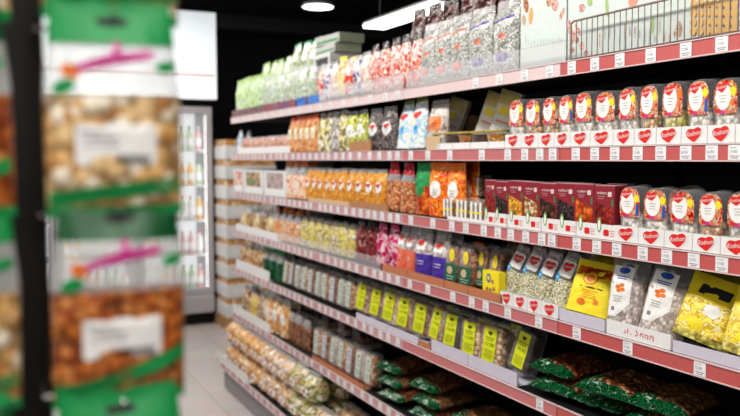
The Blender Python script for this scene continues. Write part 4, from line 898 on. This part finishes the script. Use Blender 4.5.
col = [(HN, 'pale nuts'), (HN, 'pale cashews'), (HD, 'brown dried fruit'), (HN, 'pale nuts'), (HD, 'brown dried fruit'), (HN, 'pale nuts'), (HD, 'brown dried fruit')]
nm = ['topmost', 'second from top', 'third from top', 'fourth from top', 'fifth from top', 'sixth from top', 'lowest']
for c, (hx, yy_) in enumerate(((.106, .748), (-.034, .775))):
    for i, hz in enumerate(HOOKZ):
        kk, dd = col[(i+c*3) % 7] if c else col[i]
        place(kk, (hx, yy_-.004*(i % 2), hz-.170), -.02+.03*(-1)**i, 'green-topped bag of %s, %s in the %s hanging column' % (dd, nm[i], 'blurred right' if c == 0 else 'left'), '', 'hanging snack bags', roll=.01*(-1)**i, lean=.03)

# ------------------------------------------------------------------ labels
groups = {}
for e in REG: groups.setdefault((e['key'], e['where']), []).append(e)
for (kk, wh), es in groups.items():
    es.sort(key=lambda e: (round(e['y'], 2), e['behind'], e['z'])) if kk != 'case' else es.sort(key=lambda e: e['z'])
    cols_ = []
    for e in es:
        if kk != 'case' and not str(kk).startswith("('fr") and e['behind'] and cols_ and abs(cols_[-1][0]['y']-e['y']) < .02: cols_[-1].append(e)
        else: cols_.append([e])
    for i, cgrp in enumerate(cols_):
        for j, e in enumerate(cgrp):
            d_ = e['desc']; n = i+1; o_ = ORD[n] if n < len(ORD) else 'number %d' % n
            if kk == 'case': L = 'white case topped with tan packets, %s from the floor in its stack' % ('lowest,' if n == 1 else o_)
            elif str(kk).startswith("('fr"): 
                L = '%s, %s from the left, %s' % (d_, 'first' if n == 1 else o_, wh)
            else:
                L = d_
                if len(cols_) > 1: L += ', nearest the camera' if n == 1 else ', %s from the camera' % o_
                if e['behind']: L += (', row behind', ', two rows behind')[e['behind']-1]
                if wh: L += ', ' + wh
            L = L.replace('lowest, from the floor', 'lowest'); w_ = L.split()
            if len(w_) > 16: L = L.replace(' from the camera', ' along').replace('nearest the camera', 'nearest').replace(' with ', ', ').replace(', bottom shelf', ', bottom').replace(' a ', ' ').replace(' and ', '-')
            e['o']['label'] = ' '.join(L.split()[:16])
for e in REG:                                        # stacked flat boxes: say the height too
    pass

# ------------------------------------------------------------------ light
def area(x, y, z, sx, sy, power, rot=(0,0,0), col=(1,.95,.89)):
    l = bpy.data.lights.new('aisle_and_fill_light', 'AREA'); l.shape = 'RECTANGLE'; l.size = sx; l.size_y = sy; l.energy = power; l.color = col
    o = bpy.data.objects.new('aisle_and_fill_light', l); COL.objects.link(o); o.location = (x, y, z); o.rotation_euler = rot
for y in (-.6, 1.4, 3.4, 5.4): area(.25, y, 3.05, .35, 1.6, 76, (0, -.25, 0))
area(1.1, 6.6, 3.05, .6, .6, 70); area(-.9, .3, 2.2, 1.0, 1.6, 22, (0, -1.2, 0)); area(-.9, 3.2, 2.2, 1.0, 2.4, 26, (0, -1.2, 0))  # added lamps: a far-end boost and two unseen fills from the left
area(.1, -.7, 2.1, 1.0, .8, 17, (1.15, 0, -.05))  # unseen fill lamp added behind the camera to brighten the hanging bags
w = bpy.data.worlds.new('World'); sc.world = w; w.use_nodes = True; w.node_tree.nodes['Background'].inputs[0].default_value = (.5,.5,.5,1); w.node_tree.nodes['Background'].inputs[1].default_value = .3
sc.view_settings.view_transform = 'Standard'; sc.view_settings.look = 'Medium High Contrast'; sc.view_settings.exposure = -1.35
sc.cycles.max_bounces = 8; sc.cycles.transparent_max_bounces = 24; sc.cycles.caustics_reflective = False; sc.cycles.caustics_refractive = False
sc.cycles.sample_clamp_indirect = 4
try: sc.cycles.use_denoising = True
except Exception: pass
